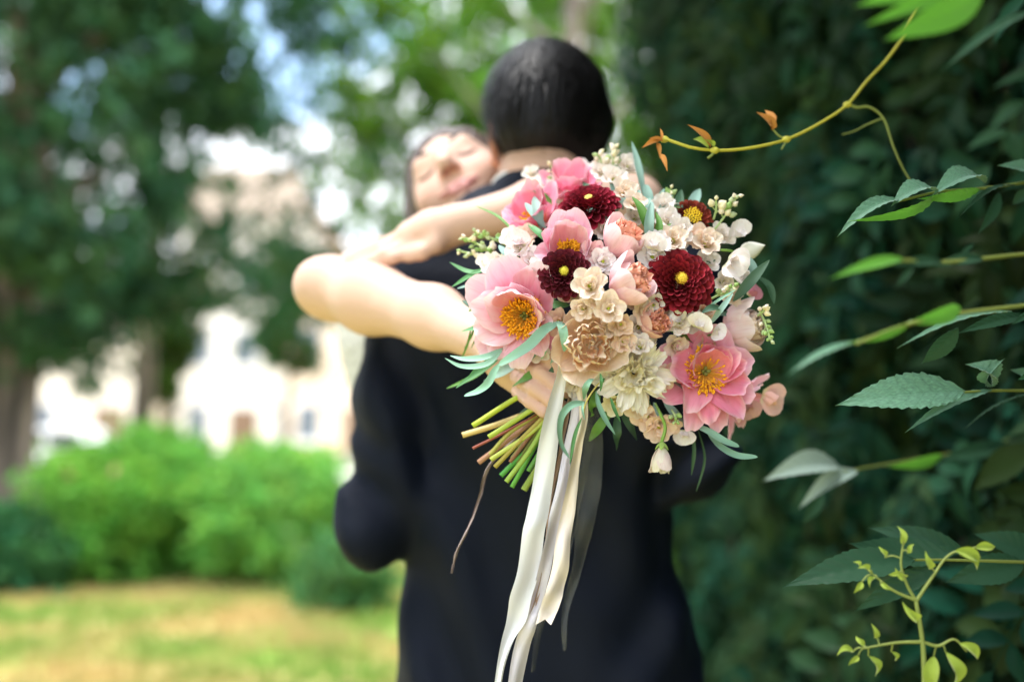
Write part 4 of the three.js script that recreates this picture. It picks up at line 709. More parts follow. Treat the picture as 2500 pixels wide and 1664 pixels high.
const ring = (n, off, a0, a1, L, W, cup, seed) => { const R = rng(seed); return [...Array(n)].map((_, k) => [off + k * 360 / n + (R() - 0.5) * 22, a0 + (R() - 0.5) * 12, a1 + (R() - 0.5) * 24, L * (0.88 + R() * 0.24), W * (0.88 + R() * 0.24), cup, (R() - 0.5) * 0.7]); };
peony(1720, 908, dome(1715, 905) + 0.012, [0.12, 0.16, 1], 0.047, [
  [95, 36, -8, 0.98, 1.15, 0.9, -0.3], [55, 40, 4, 0.92, 1.0, 0.9, 0], [140, 42, 2, 1.0, 1.05, 0.9, 0.2], [25, 52, 12, 1.0, 0.9, 0.8], [0, 58, 22, 1.05, 0.8, 0.9, -0.3], [-32, 66, 38, 1.15, 0.85, 1.0, -0.5], [180, 55, 48, 1.15, 1.0, 0.5, 0.3], [212, 60, 30, 0.75, 0.6, 1.4, -0.6],
  [242, 68, 66, 1.1, 0.8, 0.7, 0.5], [270, 72, 84, 1.15, 0.7, 0.5, 0.3], [302, 70, 72, 1.35, 0.75, 0.8, -0.4], [255, 84, 100, 1.35, 0.75, 0.6, 0.2], [285, 86, 104, 1.3, 0.8, 0.6, -0.2], [330, 82, 70, 1.2, 1.0, 0.8], [70, 72, 46, 1.15, 1.1, 0.8], [120, 72, 46, 1.15, 1.1, 0.8], [160, 76, 62, 1.2, 1.1, 0.7], [15, 76, 52, 1.15, 1.1, 0.8], [205, 80, 76, 1.25, 1.0, 0.7],
], PK.mid, 501, 'deep pink peony wide open around orange stamens', 190, 1.0);
peony(1283, 770, dome(1283, 770) + 0.016, [-0.30, -0.16, 1], 0.05, [
  [80, 42, -4, 1.45, 1.35, 0.9, -0.3], [125, 50, 14, 1.25, 1.2, 0.8], [35, 44, 8, 1.1, 1.0, 0.9, -0.2], [165, 60, 40, 1.2, 1.1, 0.7], [200, 66, 56, 1.1, 1.0, 0.7, 0.3], [-5, 46, 14, 0.95, 0.9, 1.0], [230, 72, 66, 1.1, 0.9, 0.8], [262, 74, 78, 1.1, 0.8, 0.8, 0.4], [300, 66, 56, 1.0, 0.8, 0.8], [330, 58, 34, 0.9, 0.9, 0.9], [105, 70, 38, 1.5, 1.3, 0.8], [60, 68, 34, 1.4, 1.2, 0.8], [150, 80, 64, 1.4, 1.2, 0.7], [215, 84, 80, 1.25, 1.0, 0.7], [280, 90, 112, 1.4, 0.8, 0.6], [310, 88, 110, 1.45, 0.7, 0.6],
], PK.pale, 541, 'pale pink peony with a dense golden centre above the gripping hand', 330, 0.7);
peony(1386, 624, dome(1388, 612) + 0.016, [-0.02, 0.30, 0.95], 0.035, [
  [90, 34, 4, 1.35, 1.5, 0.8], [55, 38, 8, 1.25, 1.2, 0.8], [125, 38, 8, 1.3, 1.3, 0.8], [20, 50, 20, 1.2, 1.1, 0.8], [160, 50, 22, 1.25, 1.1, 0.8], [-15, 60, 40, 1.2, 1.0, 0.8], [195, 60, 40, 1.2, 1.0, 0.8], [75, 58, 26, 1.5, 1.3, 0.8], [105, 58, 26, 1.5, 1.3, 0.8], [230, 66, 50, 1.2, 1.0, 0.8], [310, 66, 46, 1.25, 1.0, 0.9, -0.3], [-35, 72, 46, 1.45, 1.0, 0.9], [270, 72, 70, 1.1, 1.0, 0.8],
], mixc(PK.pale, PK.mid, 0.3), 577, 'pink bowl shaped peony half behind a dark dahlia', 120, 0.4);
peony(1312, 540, 1.06, [-0.45, 0.5, 0.75], 0.035, [...ring(6, 10, 44, 18, 1.3, 1.2, 0.8, 1), ...ring(6, 40, 66, 48, 1.4, 1.2, 0.7, 2)], PK.mid, 601, 'soft pink peony at the back rim of the bouquet', 40, 0.4);
peony(1402, 478, 1.085, [-0.1, 0.75, 0.6], 0.034, [...ring(6, 0, 40, 12, 1.3, 1.3, 0.8, 3), ...ring(6, 30, 60, 36, 1.45, 1.2, 0.7, 4)], PK.mid, 611, 'bright pink peony behind the topmost dahlia', 30, 0.4);
peony(1790, 968, dome(1790, 968) + 0.05, [0.7, -0.55, 0.4], 0.036, [...ring(4, 0, 50, 40, 1.2, 0.8, 0.8, 5), ...ring(3, 45, 70, 70, 1.4, 0.8, 0.7, 6)], mixc(PK.pale, PK.mid, 0.4), 619, 'small drooping pink bloom under the deep pink peony', 0);

// ---- dahlias
const dahliaPetal = [0, 1, 2].map((k) => petal({ L: 1, W: 0.98, a0: 0.05, a1: -0.25, cup: 1.45, base: 0.55, round: 0.24, ruffle: 0.05, seed: 700 + k, nu: 6, nv: 6 }));
function tinted(geo, f) { const g = geo.clone(), uv = g.attributes.uv, c = []; for (let i = 0; i < uv.count; i++) c.push(...f((uv.getX(i) - 0.5) * 2, uv.getY(i))); g.setAttribute('color', new THREE.Float32BufferAttribute(c, 3)); return g; }
function dahlia(px, py, zd, dir, R0, n, dark, seed, label, o = {}) {
  const { span = 104, inner = 16, eye = 0.16, yellow = [0.72, 0.50, 0.03], raggedy = 0 } = o;
  const g = flower('dahlia', px, py, zd, dir, label), R = rng(seed);
  const shades = [0.7, 0.9, 1.1, 1.35].map((s) => dahliaPetal.map((p) => tinted(p, (q, v) => { const rim = sstep(0.72, 1.0, Math.max(Math.abs(q), v)) * 0.9; return mixc(mixc([0.055, 0.004, 0.010], dark, 0.35 + 0.65 * v), [dark[0] * 1.9, dark[1] * 3, dark[2] * 3], rim * 0.6).map((x) => x * s); })));
  for (let i = 0; i < n; i++) {
    const tt = i / n, th = lerp(span, inner, Math.pow(tt, 0.86)) * D2R, az = i * 2.39996 + (R() - 0.5) * 0.1, L = R0 * lerp(0.62, 0.26, Math.pow(tt, 1.1)) * (1 + (R() - 0.5) * 0.2), rb = R0 * lerp(0.40, 0.30, tt);
    const p = new THREE.Mesh(shades[Math.floor(R() * 4)][i % 3], velvet); p.name = 'petal';
    // petal is built along z; lean it to angle th from the axis, then turn round the axis
    p.rotation.set(0, th + (R() - 0.5) * (0.12 + raggedy), az, 'ZYX'); p.scale.set(L * 0.86, L * 0.86, L);
    p.position.set(Math.sin(th) * rb * Math.cos(az), Math.sin(th) * rb * Math.sin(az), Math.cos(th) * rb * 0.55 - R0 * 0.16); g.add(p);
  }
  const dots = [], sph = new THREE.IcosahedronGeometry(R0 * 0.05, 1);
  for (let i = 0; i < 46; i++) { const r = eye * R0 * Math.sqrt(i / 46), a = i * 2.4, q = sph.clone(); q.translate(Math.cos(a) * r, Math.sin(a) * r, R0 * (0.16 + 0.06 * Math.cos(r / (eye * R0) * 1.5))); dots.push(q); }
  const e = new THREE.Mesh(mergeGeometries(dots), mat(...yellow, 0.8)); e.name = 'eye'; e.userData.kind = 'stuff'; g.add(e);
}
dahlia(1661, 684, dome(1661, 684) - 0.006, [0.02, 0.22, 1], 0.0352, 150, [0.19, 0.008, 0.014], 801, 'large wine red dahlia with a small yellow eye beside the white petals');
dahlia(1378, 664, dome(1378, 664) - 0.012, [-0.12, 0.12, 1], 0.0265, 130, [0.085, 0.005, 0.011], 811, 'very dark maroon dahlia resting on the pink bowl shaped peony', { yellow: [0.55, 0.48, 0.03] });
dahlia(1439, 494, dome(1439, 502) - 0.004, [-0.14, 0.66, 0.74], 0.033, 140, [0.21, 0.008, 0.020], 821, 'wine red dahlia facing upwards near the top of the bouquet', { yellow: [0.72, 0.56, 0.12], eye: 0.12 });
dahlia(1690, 530, dome(1690, 530) + 0.004, [0.05, 0.35, 0.93], 0.0235, 76, [0.15, 0.016, 0.008], 831, 'ragged spent dahlia with a bulging yellow centre', { span: 92, inner: 34, eye: 0.42, yellow: [0.82, 0.56, 0.02], raggedy: 0.5 });

// ---- garden roses: a globe of wrapped petals with a crumpled heart
function rose(px, py, zd, dir, R0, outer, heart, seed, label, o = {}) {
  const { nOut = 8, nIn = 26, tip = -40, ruff = 0.06, fill = 0.56, deep = 0.28 } = o;
  const g = flower('garden_rose', px, py, zd, dir, label), R = rng(seed);
  for (let k = 0; k < nOut; k++) {
    const far = k >= nOut / 2 ? 1 : 0.9, sd = seed + k;
    addPetal(g, petal({ L: R0 * 2.05 * far, W: R0 * 1.9, a0: 84 * D2R, a1: (tip + (R() - 0.5) * 14 + (k >= nOut - 2 ? 12 : 0)) * D2R, cup: 1.15, base: 0.35, round: 0.3, ruffle: R0 * ruff, freq: 2, notch: 0.05, curl: (R() - 0.3) * 0.35, seed: sd, nu: 12, nv: 11, r0: 0.02 * R0, z0: -R0 * 0.8,
      col: (q, v) => { const n = noise.noise(q * 3, v * 3, sd) * 0.4 + noise.noise(q * 18, v * 2, sd) * 0.2; return mixc(mixc(outer[1], outer[0], sstep(0.1, 0.75, v + n * 0.4)), outer[2], sstep(0.85, 1.0, v) * 0.6); } }), petalMat, k * 2.4 + R() * 0.3, 0, far);
  }
  for (let k = 0; k < nIn; k++) {
    const r = R0 * fill * Math.sqrt((k + 0.5) / nIn), sd = seed + 50 + k, h = R0 * (lerp(0.83, 0.63, r / R0) + deep);
    addPetal(g, petal({ L: h, W: R0 * lerp(0.45, 0.95, r / R0), a0: 10 * D2R, a1: (R() - 0.7) * 40 * D2R, cup: 1.1 + R() * 0.8, base: 0.5, round: 0.15, ruffle: R0 * 0.22, freq: 3, notch: 0.1, seed: sd, nu: 8, nv: 7, r0: r, z0: -R0 * deep,
      col: (q, v) => mixc(heart[1], heart[0], sstep(0.2, 0.95, v + 0.15 * noise.noise(q * 6, v * 3, sd))) }), petalMat, k * 2.39996 + (R() - 0.5) * 0.8, 0, 1);
  }
}
const BLUSH = [[0.93, 0.64, 0.67], [0.92, 0.42, 0.52], [0.95, 0.86, 0.85]], APRI = [[0.98, 0.54, 0.40], [0.98, 0.28, 0.14]], CREAM = [[0.90, 0.78, 0.64], [0.86, 0.64, 0.42], [0.92, 0.86, 0.78]], TAN = [[0.98, 0.86, 0.70], [0.98, 0.68, 0.42]];
rose(1520, 585, dome(1520, 585) - 0.004, [0.45, 0.64, 0.60], 0.0235, BLUSH, APRI, 901, 'blush rose with coral heart behind the green leaf blades');
rose(1538, 688, dome(1538, 688) - 0.008, [0.70, 0.34, 0.62], 0.0245, BLUSH, APRI, 911, 'blush rose with coral heart touching the large wine red dahlia');
rose(1598, 785, dome(1598, 785) + 0.008, [0.45, 0.05, 0.9], 0.0175, [[0.90, 0.58, 0.52], [0.88, 0.42, 0.40], [0.9, 0.7, 0.62]], APRI, 921, 'small peach rose below the large dahlia');
rose(1815, 798, dome(1815, 798) + 0.012, [0.82, 0.08, 0.56], 0.027, [[0.90, 0.72, 0.70], [0.88, 0.52, 0.56], [0.92, 0.86, 0.82]], [[0.90, 0.74, 0.60], [0.80, 0.42, 0.20]], 931, 'pale ruffled rose at the edge nearest the vine', { ruff: 0.16 });
rose(1436, 842, dome(1436, 842) + 0.004, [-0.02, -0.12, 1], 0.029, [[0.92, 0.76, 0.60], [0.90, 0.64, 0.44], [0.94, 0.86, 0.76]], TAN, 941, 'crumpled tan rose over the ribbons', { nIn: 20, fill: 0.8, tip: -6, ruff: 0.14, deep: 0.06 });
// cream yellow ruffled peony
{
  const g = flower('cream_peony', 1548, 912, dome(1548, 912) + 0.012, [-0.05, -0.2, 1], 'cream yellow peony with narrow ragged petals'), R = rng(951);
  for (let k = 0; k < 28; k++) {
    const tt = k / 28, out = k < 16, a = out ? lerp(100, 62, k / 16) : lerp(55, 8, (k - 16) / 12), L = 0.037 * (out ? 1.2 : 0.85) * (0.85 + R() * 0.3), sd = 960 + k;
    addPetal(g, petal({ L, W: out ? lerp(0.014, 0.024, R()) : lerp(0.022, 0.034, R()), a0: a * D2R, a1: (a * 0.8 + (R() - 0.6) * 40) * D2R, cup: out ? 0.7 : 1.3, base: 0.35, round: 0.18, ruffle: out ? 0.007 : 0.012, freq: 3.4, notch: 0.34, curl: (R() - 0.4) * 1.3, seed: sd, nu: 12, nv: 8, r0: 0.002, z0: -0.008,
      col: (q, v) => mixc([0.97, 0.82, 0.34], out ? [0.98, 0.97, 0.90] : [0.98, 0.94, 0.76], sstep(0.0, 0.42, v + 0.15 * noise.noise(q * 4, v, sd))) }), petalMat, k * 2.39996 + (R() - 0.5) * 0.9, 0, 1);
  }
}
// ---- stock florets, buds and sweet pea petals between the large blooms
const floretGeos = {};
function floret(px, py, zd, dir, size, tone, seed, label, name = 'stock_floret') {
  const g = flower(name, px, py, zd, dir, label), R = rng(seed), key = tone.join();
  const set = floretGeos[key] ||= [0, 1, 2, 3].map((k) => petal({ L: 1, W: 0.95, a0: 30 * D2R, a1: (58 + k * 9) * D2R, cup: 0.7, base: 0.22, round: 0.32, ruffle: 0.16, freq: 2.4, notch: 0.08, seed: 1000 + k, nu: 8, nv: 7, r0: 0.08, col: (q, v) => mixc([0.62, 0.66, 0.22], tone, sstep(0.06, 0.34, v)).map((x, i) => x * (1 - 0.06 * i * (1 - v))) }));
  for (let k = 0; k < 6; k++) addPetal(g, set[k % 4], petalMat, k * 1.047 + R() * 0.4, (R() - 0.5) * 0.3, size * (0.9 + R() * 0.25), 0);
  for (let k = 0; k < 5; k++) addPetal(g, set[(k + 1) % 4], petalMat, k * 1.257 + 0.5 + R() * 0.4, -0.55 + (R() - 0.5) * 0.3, size * (0.66 + R() * 0.2), size * 0.08);
  const c = new THREE.Mesh(new THREE.SphereGeometry(size * 0.14, 8, 6), mat(0.45, 0.55, 0.05, 0.7)); c.name = 'floret_eye'; c.position.z = size * 0.26; c.scale.z = 1.4; g.add(c);
}
const CR = [0.93, 0.82, 0.71], CW = [0.93, 0.89, 0.84], PE = [0.93, 0.75, 0.62], WH = [0.93, 0.90, 0.90];
[
  [1440, 702, -0.014, -0.1, 0.2, 0.02, CR, 'cream stock floret with green eye over the maroon dahlia edge'], [1482, 754, -0.012, 0.05, -0.05, 0.019, CR, 'cream stock floret with green eye above the tan rose'],
  [1425, 752, 0.0, -0.3, -0.3, 0.014, CR], [1455, 735, -0.004, 0, 0, 0.015, CR], [1510, 790, 0.004, 0.2, -0.2, 0.016, PE], [1520, 835, 0.008, 0, 0, 0.016, PE], [1560, 850, 0.006, 0, 0.3, 0.017, CW], [1490, 800, 0.006, 0, 0, 0.015, CR],
  [1522, 478, 0.0, 0.2, 0.4, 0.018, CR], [1548, 505, 0.0, 0.1, 0.4, 0.017, CR], [1500, 445, 0.01, 0, 0.5, 0.018, CW], [1470, 430, 0.02, 0, 0.6, 0.018, CW], [1530, 415, 0.02, 0.2, 0.5, 0.017, CW], [1485, 405, 0.02, 0, 0.5, 0.014, CW],
  [1640, 590, 0.002, 0, 0.3, 0.019, CR], [1605, 602, 0.004, -0.1, 0.3, 0.018, WH], [1660, 570, 0.01, 0, 0.3, 0.018, CW], [1720, 600, 0.008, 0.1, 0.3, 0.019, CR], [1752, 580, 0.012, 0.3, 0.3, 0.018, CW], [1700, 590, 0.014, 0, 0.3, 0.02, PE], [1630, 545, 0.02, 0, 0.5, 0.017, CW], [1618, 510, 0.02, 0, 0.5, 0.016, CW], [1590, 630, 0.014, 0, 0, 0.018, WH], [1470, 640, 0.014, 0, 0, 0.018, WH], [1450, 620, 0.014, 0, 0, 0.016, BLUSH[0]], [1580, 720, 0.014, 0, 0, 0.014, WH], [1590, 745, 0.012, 0.2, -0.2, 0.015, WH], [1570, 760, 0.014, 0, -0.2, 0.015, CR],
  [1275, 610, 0.0, -0.5, 0.3, 0.017, WH], [1255, 585, 0.006, -0.5, 0.4, 0.016, WH], [1300, 640, 0.01, -0.3, 0.2, 0.016, WH], [1215, 650, 0.02, -0.6, 0.3, 0.016, CW], [1190, 640, 0.024, -0.6, 0.3, 0.012, CW], [1170, 690, 0.028, -0.7, 0.1, 0.012, CW], [1235, 660, 0.02, -0.4, 0.2, 0.015, CW],
  [1775, 720, 0.02, 0.3, 0, 0.016, CR], [1760, 690, 0.02, 0.3, 0, 0.014, CW], [1605, 1035, 0.012, 0, -0.6, 0.019, PE], [1580, 1010, 0.02, -0.2, -0.5, 0.018, PE], [1630, 1025, 0.02, 0.2, -0.6, 0.017, PE], [1690, 790, 0.02, 0.1, 0.1, 0.015, WH], [1655, 790, 0.014, 0, 0, 0.016, CW], [1560, 990, 0.02, 0, -0.4, 0.017, CR], [1500, 980, 0.02, -0.1, -0.4, 0.016, [0.88, 0.85, 0.62]],
  [1300, 430, 0.06, -0.3, 0.6, 0.014, CW], [1345, 460, 0.05, -0.2, 0.6, 0.014, CW], [1420, 420, 0.05, 0, 0.7, 0.014, CW],
].forEach(([px, py, dz, dx, dy, s, tone, label], i) => floret(px, py, dome(px, py) + dz, [dx, dy, 1], s, tone, 1100 + i, label));
// sweet pea: a wide standard petal, two folded wings
function sweetPea(px, py, zd, dir, size, tone, roll, label) {
  const g = flower('sweet_pea', px, py, zd, dir, label), inner = new THREE.Group();
  const col = (q, v) => mixc([0.80, 0.82, 0.55], tone, sstep(0.02, 0.3, v));
  addPetal(g, petal({ L: size * 1.1, W: size * 1.7, a0: 10 * D2R, a1: 70 * D2R, cup: 0.5, base: 0.3, round: 0.32, ruffle: size * 0.16, notch: 0.08, seed: px, nu: 12, nv: 10, col }), petalMat, roll, 0, 1, 0, 'standard_petal');
  for (const s of [-1, 1]) addPetal(g, petal({ L: size * 0.85, W: size * 0.8, a0: 5 * D2R, a1: 25 * D2R, cup: 1.1, base: 0.3, round: 0.35, ruffle: size * 0.1, seed: px + s, nu: 9, nv: 8, col }), petalMat, roll + Math.PI + s * 0.5, 0, 1, 0, 'wing_petal');
}
sweetPea(1792, 580, dome(1792, 580), [0.35, 0.2, 0.9], 0.0215, WH, 1.9, 'white sweet pea at the upper vine side of the bouquet');
sweetPea(1775, 640, dome(1775, 640) - 0.006, [0.25, -0.1, 0.95], 0.024, [0.9, 0.84, 0.82], -0.6, 'white sweet pea beside the large wine red dahlia'); sweetPea(1800, 668, dome(1800, 668) + 0.004, [0.5, -0.2, 0.8], 0.018, WH, -1.2);
sweetPea(1705, 800, dome(1705, 800) - 0.012, [-0.1, 0.2, 1], 0.0175, WH, 1.0, 'white sweet pea on top of the deep pink peony'); sweetPea(1740, 812, dome(1740, 812) - 0.01, [0.3, 0.1, 0.9], 0.014, WH, -0.5);
sweetPea(1660, 785, dome(1660, 785) + 0.004, [-0.3, 0.1, 0.9], 0.014, WH, 2.2); sweetPea(1272, 600, dome(1272, 600) - 0.01, [-0.3, 0.2, 0.9], 0.019, [0.9, 0.82, 0.84], 1.7, 'pale lilac white sweet pea beside the pink bowl shaped peony'); sweetPea(1300, 655, dome(1300, 655) - 0.012, [0.2, -0.1, 1], 0.014, WH, 0.4);
sweetPea(1668, 1050, dome(1668, 1050) + 0.01, [0.0, -0.6, 0.8], 0.016, WH, -1.6); sweetPea(1595, 608, dome(1595, 608) - 0.004, [-0.1, 0.3, 1], 0.018, WH, 1.2);
sweetPea(1828, 722, dome(1828, 722) + 0.03, [0.6, 0.4, 0.6], 0.014, [0.8, 0.35, 0.48], 0.9, 'small rose pink sweet pea bud behind the pale ruffled rose');
sweetPea(1860, 965, dome(1860, 965) + 0.02, [0.75, -0.3, 0.6], 0.024, [0.82, 0.55, 0.5], -0.3, 'dusky pink sweet pea sticking out below the deep pink peony'); sweetPea(1815, 980, dome(1815, 980) + 0.03, [0.3, -0.6, 0.7], 0.02, [0.66, 0.42, 0.4], -1.3);
// closed pods of white petals
function budGeo(L, r) { return new THREE.LatheGeometry([...Array(9)].map((_, i) => { const t = i / 8; return new THREE.Vector2(Math.max(0.00005, r * Math.sin(Math.PI * Math.pow(t, 0.8)) * (1 - 0.15 * t)), L * t); }), 10); }
function loneBud(px, py, qx, qy, zd, r, tone, label) {
  const a = at(px, py, zd), b = at(qx, qy, zd - 0.004), g = budGeo(a.distanceTo(b), r); const m = new THREE.Mesh(g, tone); m.name = 'flower_bud'; m.position.copy(a).sub(BQ); m.quaternion.setFromUnitVectors(V(0, 1, 0), b.clone().sub(a).normalize()); if (label) m.userData.label = label; bouquet.add(m); return m;
}
const budWhite = mat(0.88, 0.86, 0.74, 0.85), sepalMat = mat(0.34, 0.50, 0.12, 0.8), stemGreen = mat(0.20, 0.36, 0.06, 0.6);
loneBud(1802, 622, 1868, 598, dome(1840, 610) + 0.0, 0.0105, budWhite, 'closed white bud at the outer edge near the vine');
part('bud_stalk', tube([at(1760, 610, dome(1760, 610)), at(1782, 612, dome(1782, 612) - 0.004), at(1806, 620, dome(1806, 620))], 0.0013, 10, 6), stemGreen, bouquet);
{
  const zd = 0.985, pts = [at(1600, 985, zd + 0.02), at(1612, 1010, zd), at(1624, 1042, zd), at(1615, 1080, zd)];
  part('bud_stalk', tube(pts, (t) => 0.0013 + 0.0006 * t, 18, 7), stemGreen, bouquet);
  const g = flower('hanging_bud', 1616, 1086, zd, [-0.05, -1, 0.12], 'half open white bud hanging on a bent green stalk');
  for (let k = 0; k < 5; k++) addPetal(g, petal({ L: 0.031, W: 0.02, a0: 46 * D2R, a1: (-22 + (k % 2) * 18) * D2R, cup: 1.0, base: 0.3, round: 0.25, ruffle: 0.003, notch: 0.06, curl: (k % 2) * 0.5, seed: 1300 + k, nu: 8, nv: 8, col: (q, v) => mixc([0.80, 0.82, 0.45], k % 2 ? [0.90, 0.78, 0.74] : [0.9, 0.86, 0.76], sstep(0.05, 0.35, v)) }), petalMat, k * 1.257, 0, 1);
  for (let k = 0; k < 5; k++) addPetal(g, petal({ L: 0.010, W: 0.007, a0: 60 * D2R, a1: 0, cup: 0.8, base: 0.6, round: 0.6, seed: 1320 + k, nu: 4, nv: 4, r0: 0.001, z0: -0.003 }), sepalMat, k * 1.257 + 0.5, 0, 1.1, 0, 'sepal');
}
// bud clusters of stock: a stalk with green and cream buds
const bMats = [mat(0.42, 0.55, 0.24, 0.8), mat(0.52, 0.60, 0.36, 0.8), mat(0.86, 0.78, 0.52, 0.85), mat(0.90, 0.80, 0.66, 0.85), mat(0.30, 0.46, 0.14, 0.8)];
const bG = budGeo(1, 0.42);
function budSpike(x0, y0, x1, y1, zd, n, size, creamy, seed, label) {
  const a = at(x0, y0, zd + 0.01), b = at(x1, y1, zd), R = rng(seed), g = new THREE.Group(); g.name = 'stock_spike'; g.position.copy(a).sub(BQ); if (label) g.userData.label = label; bouquet.add(g);
  const ax = b.clone().sub(a), L = ax.length(), d = ax.clone().normalize();
  const st = new THREE.Mesh(tube([V(0, 0, 0), ax.clone().multiplyScalar(0.5).add(V(0.001, 0, 0.002)), ax], 0.0012, 10, 6), bMats[0]); st.name = 'stalk'; g.add(st);
  for (let k = 0; k < n; k++) {
    const t = 0.3 + 0.7 * (k / (n - 1)), an = k * 2.4 + R(), sd = V(Math.cos(an), Math.sin(an) * 0.6, 0.5 + 0.5 * Math.sin(an)).normalize(), s = size * lerp(1.15, 0.6, t) * (0.8 + R() * 0.4), r = size * lerp(1.1, 0.25, t);
    const p0 = ax.clone().multiplyScalar(t), p1 = p0.clone().addScaledVector(sd, r).addScaledVector(d, r * 0.5), dir = sd.clone().addScaledVector(d, 0.9).normalize();
    const stl = new THREE.Mesh(tube([p0, p0.clone().lerp(p1, 0.6).addScaledVector(d, -r * 0.1), p1], 0.0007, 4, 5), bMats[0]); stl.name = 'bud_stalk'; g.add(stl);
    const m = new THREE.Mesh(bG, R() < creamy ? bMats[2 + Math.floor(R() * 2)] : bMats[[0, 1, 4][Math.floor(R() * 3)]]); m.name = 'bud'; m.position.copy(p1).addScaledVector(dir, -s * 0.2); m.quaternion.setFromUnitVectors(V(0, 1, 0), dir); m.scale.set(s * 1.5, s * 1.7, s * 1.5); g.add(m);
  }
}
budSpike(1365, 470, 1345, 405, 1.09, 7, 0.0058, 0.5, 1, 'short cream and green bud spike before the dark hair'); budSpike(1490, 430, 1500, 358, 1.06, 10, 0.0062, 0.6, 2, 'tall cream bud spike at the very top of the bouquet'); budSpike(1470, 420, 1462, 375, 1.06, 6, 0.0064, 0.9, 12);
budSpike(1620, 520, 1636, 462, 1.035, 9, 0.0062, 0.4, 3, 'pale green bud spike behind the ragged dahlia'); budSpike(1745, 560, 1800, 478, 1.0, 11, 0.0058, 0.35, 4, 'green bud spike reaching towards the vine'); budSpike(1742, 535, 1748, 492, 1.0, 4, 0.0075, 1, 14);
budSpike(1232, 630, 1132, 580, 1.04, 13, 0.006, 0.45, 5, 'loose green bud spike over the navy shoulder'); budSpike(1240, 600, 1160, 566, 1.05, 9, 0.0058, 0.4, 25); budSpike(1225, 640, 1120, 612, 1.04, 8, 0.006, 0.6, 35); budSpike(1245, 650, 1170, 600, 1.045, 7, 0.0055, 0.5, 15);
budSpike(1855, 760, 1880, 830, 0.985, 11, 0.0046, 0.1, 6, 'bright green bud cluster below the pale ruffled rose'); budSpike(1850, 770, 1868, 752, 0.985, 5, 0.0055, 0.95, 16); budSpike(1735, 730, 1790, 700, 0.975, 9, 0.0052, 0.35, 7, 'green bud cluster between large dahlia and sweet pea'); budSpike(1640, 1000, 1650, 1030, 0.99, 6, 0.0045, 0.1, 8);
// ---- foliage of the bouquet: strap leaves through points, width tapering
const euca = mat(0.24, 0.45, 0.32, 0.7, { roughness: 0.62 }), eucaB = mat(0.26, 0.42, 0.36, 0.65), leafG = mat(0.10, 0.24, 0.04, 0.6), leafD = mat(0.045, 0.11, 0.06, 0.6), leafM = mat(0.09, 0.26, 0.09, 0.6);
function strap(list, wpx, m, o = {}) {
  const { up = V(0.2, 0.5, 0.85), twist = 0, sharp = 0.8, fold = 0.25 } = o;
  const P = list.map((q) => at(q[0], q[1], q[2] ?? dome(q[0], q[1]) + (o.dz || 0))), cv = new THREE.CatmullRomCurve3(P), W = M(wpx, 1.0) / 2, n = 26;
  part('leaf', grid(4, n, (u, v) => {
    const p = cv.getPointAt(v), d = cv.getTangentAt(v), a = twist * v, q = (u - 0.5) * 2, s = V(0, 0, 0).crossVectors(d, up).normalize(), nn = V(0, 0, 0).crossVectors(s, d).normalize();
    const w = W * Math.pow(Math.sin(Math.PI * clamp(0.06 + 0.94 * v, 0, 1)), sharp) * (v < 0.1 ? 0.5 + v * 5 : 1) + 0.0002;
    return p.addScaledVector(s, Math.cos(a) * q * w).addScaledVector(nn, Math.sin(a) * q * w + Math.abs(q) * w * fold);
  }), m, bouquet);
}
strap([[1362, 788, 0.965], [1328, 806, 0.955], [1293, 842, 0.95], [1262, 864, 0.95], [1216, 892, 0.955]], 25, euca, { sharp: 0.35 });
strap([[1220, 888, 0.955], [1207, 906, 0.955], [1190, 937, 0.955], [1167, 955, 0.96], [1133, 966, 0.97]], 18, euca, { sharp: 0.45 });
strap([[1362, 784, 0.96], [1372, 800, 0.945], [1377, 830, 0.945], [1378, 858, 0.95]], 22, euca, { sharp: 0.5 });
strap([[1226, 856, 0.985], [1186, 889, 0.975], [1126, 894, 0.97], [1086, 874, 0.97]], 15, euca); strap([[1228, 850, 0.99], [1184, 872, 0.985], [1130, 876, 0.985], [1099, 868, 0.99]], 17, euca);
strap([[1214, 880, 0.985], [1182, 890, 0.985], [1150, 916, 0.985], [1142, 925, 0.985]], 14, leafM); strap([[1216, 878, 1.0], [1176, 905, 1.0], [1135, 930, 1.0], [1113, 947, 1.0]], 13, leafM); strap([[1212, 880, 1.03], [1160, 918, 1.05], [1090, 948, 1.06]], 13, leafG);
strap([[1322, 838, 0.99], [1330, 850, 0.98], [1322, 876, 0.985]], 12, euca); strap([[1190, 655, 1.02], [1160, 664, 1.02], [1137, 661, 1.025], [1098, 640, 1.03]], 14, leafM); strap([[1186, 655, 1.02], [1149, 672, 1.02], [1103, 700, 1.03]], 13, leafM); strap([[1196, 660, 1.03], [1160, 690, 1.04], [1116, 704, 1.05]], 12, eucaB);
strap([[1256, 568, 1.02], [1230, 540, 1.03], [1205, 522, 1.04], [1162, 503, 1.05]], 9, leafG, { sharp: 0.5 }); strap([[1182, 742, 1.02], [1165, 745, 1.02], [1144, 761, 1.02]], 11, leafG); strap([[1200, 815, 1.0], [1185, 822, 1.0], [1176, 824, 1.0]], 16, leafM);
for (const [x, y, x2, y2] of [[1160, 790, 1134, 850], [1176, 780, 1150, 850], [1150, 800, 1125, 880], [1180, 800, 1160, 830]]) strap([[x, y, 1.03], [(x + x2) / 2 + 4, (y + y2) / 2, 1.04], [x2, y2, 1.05]], 5, leafG);
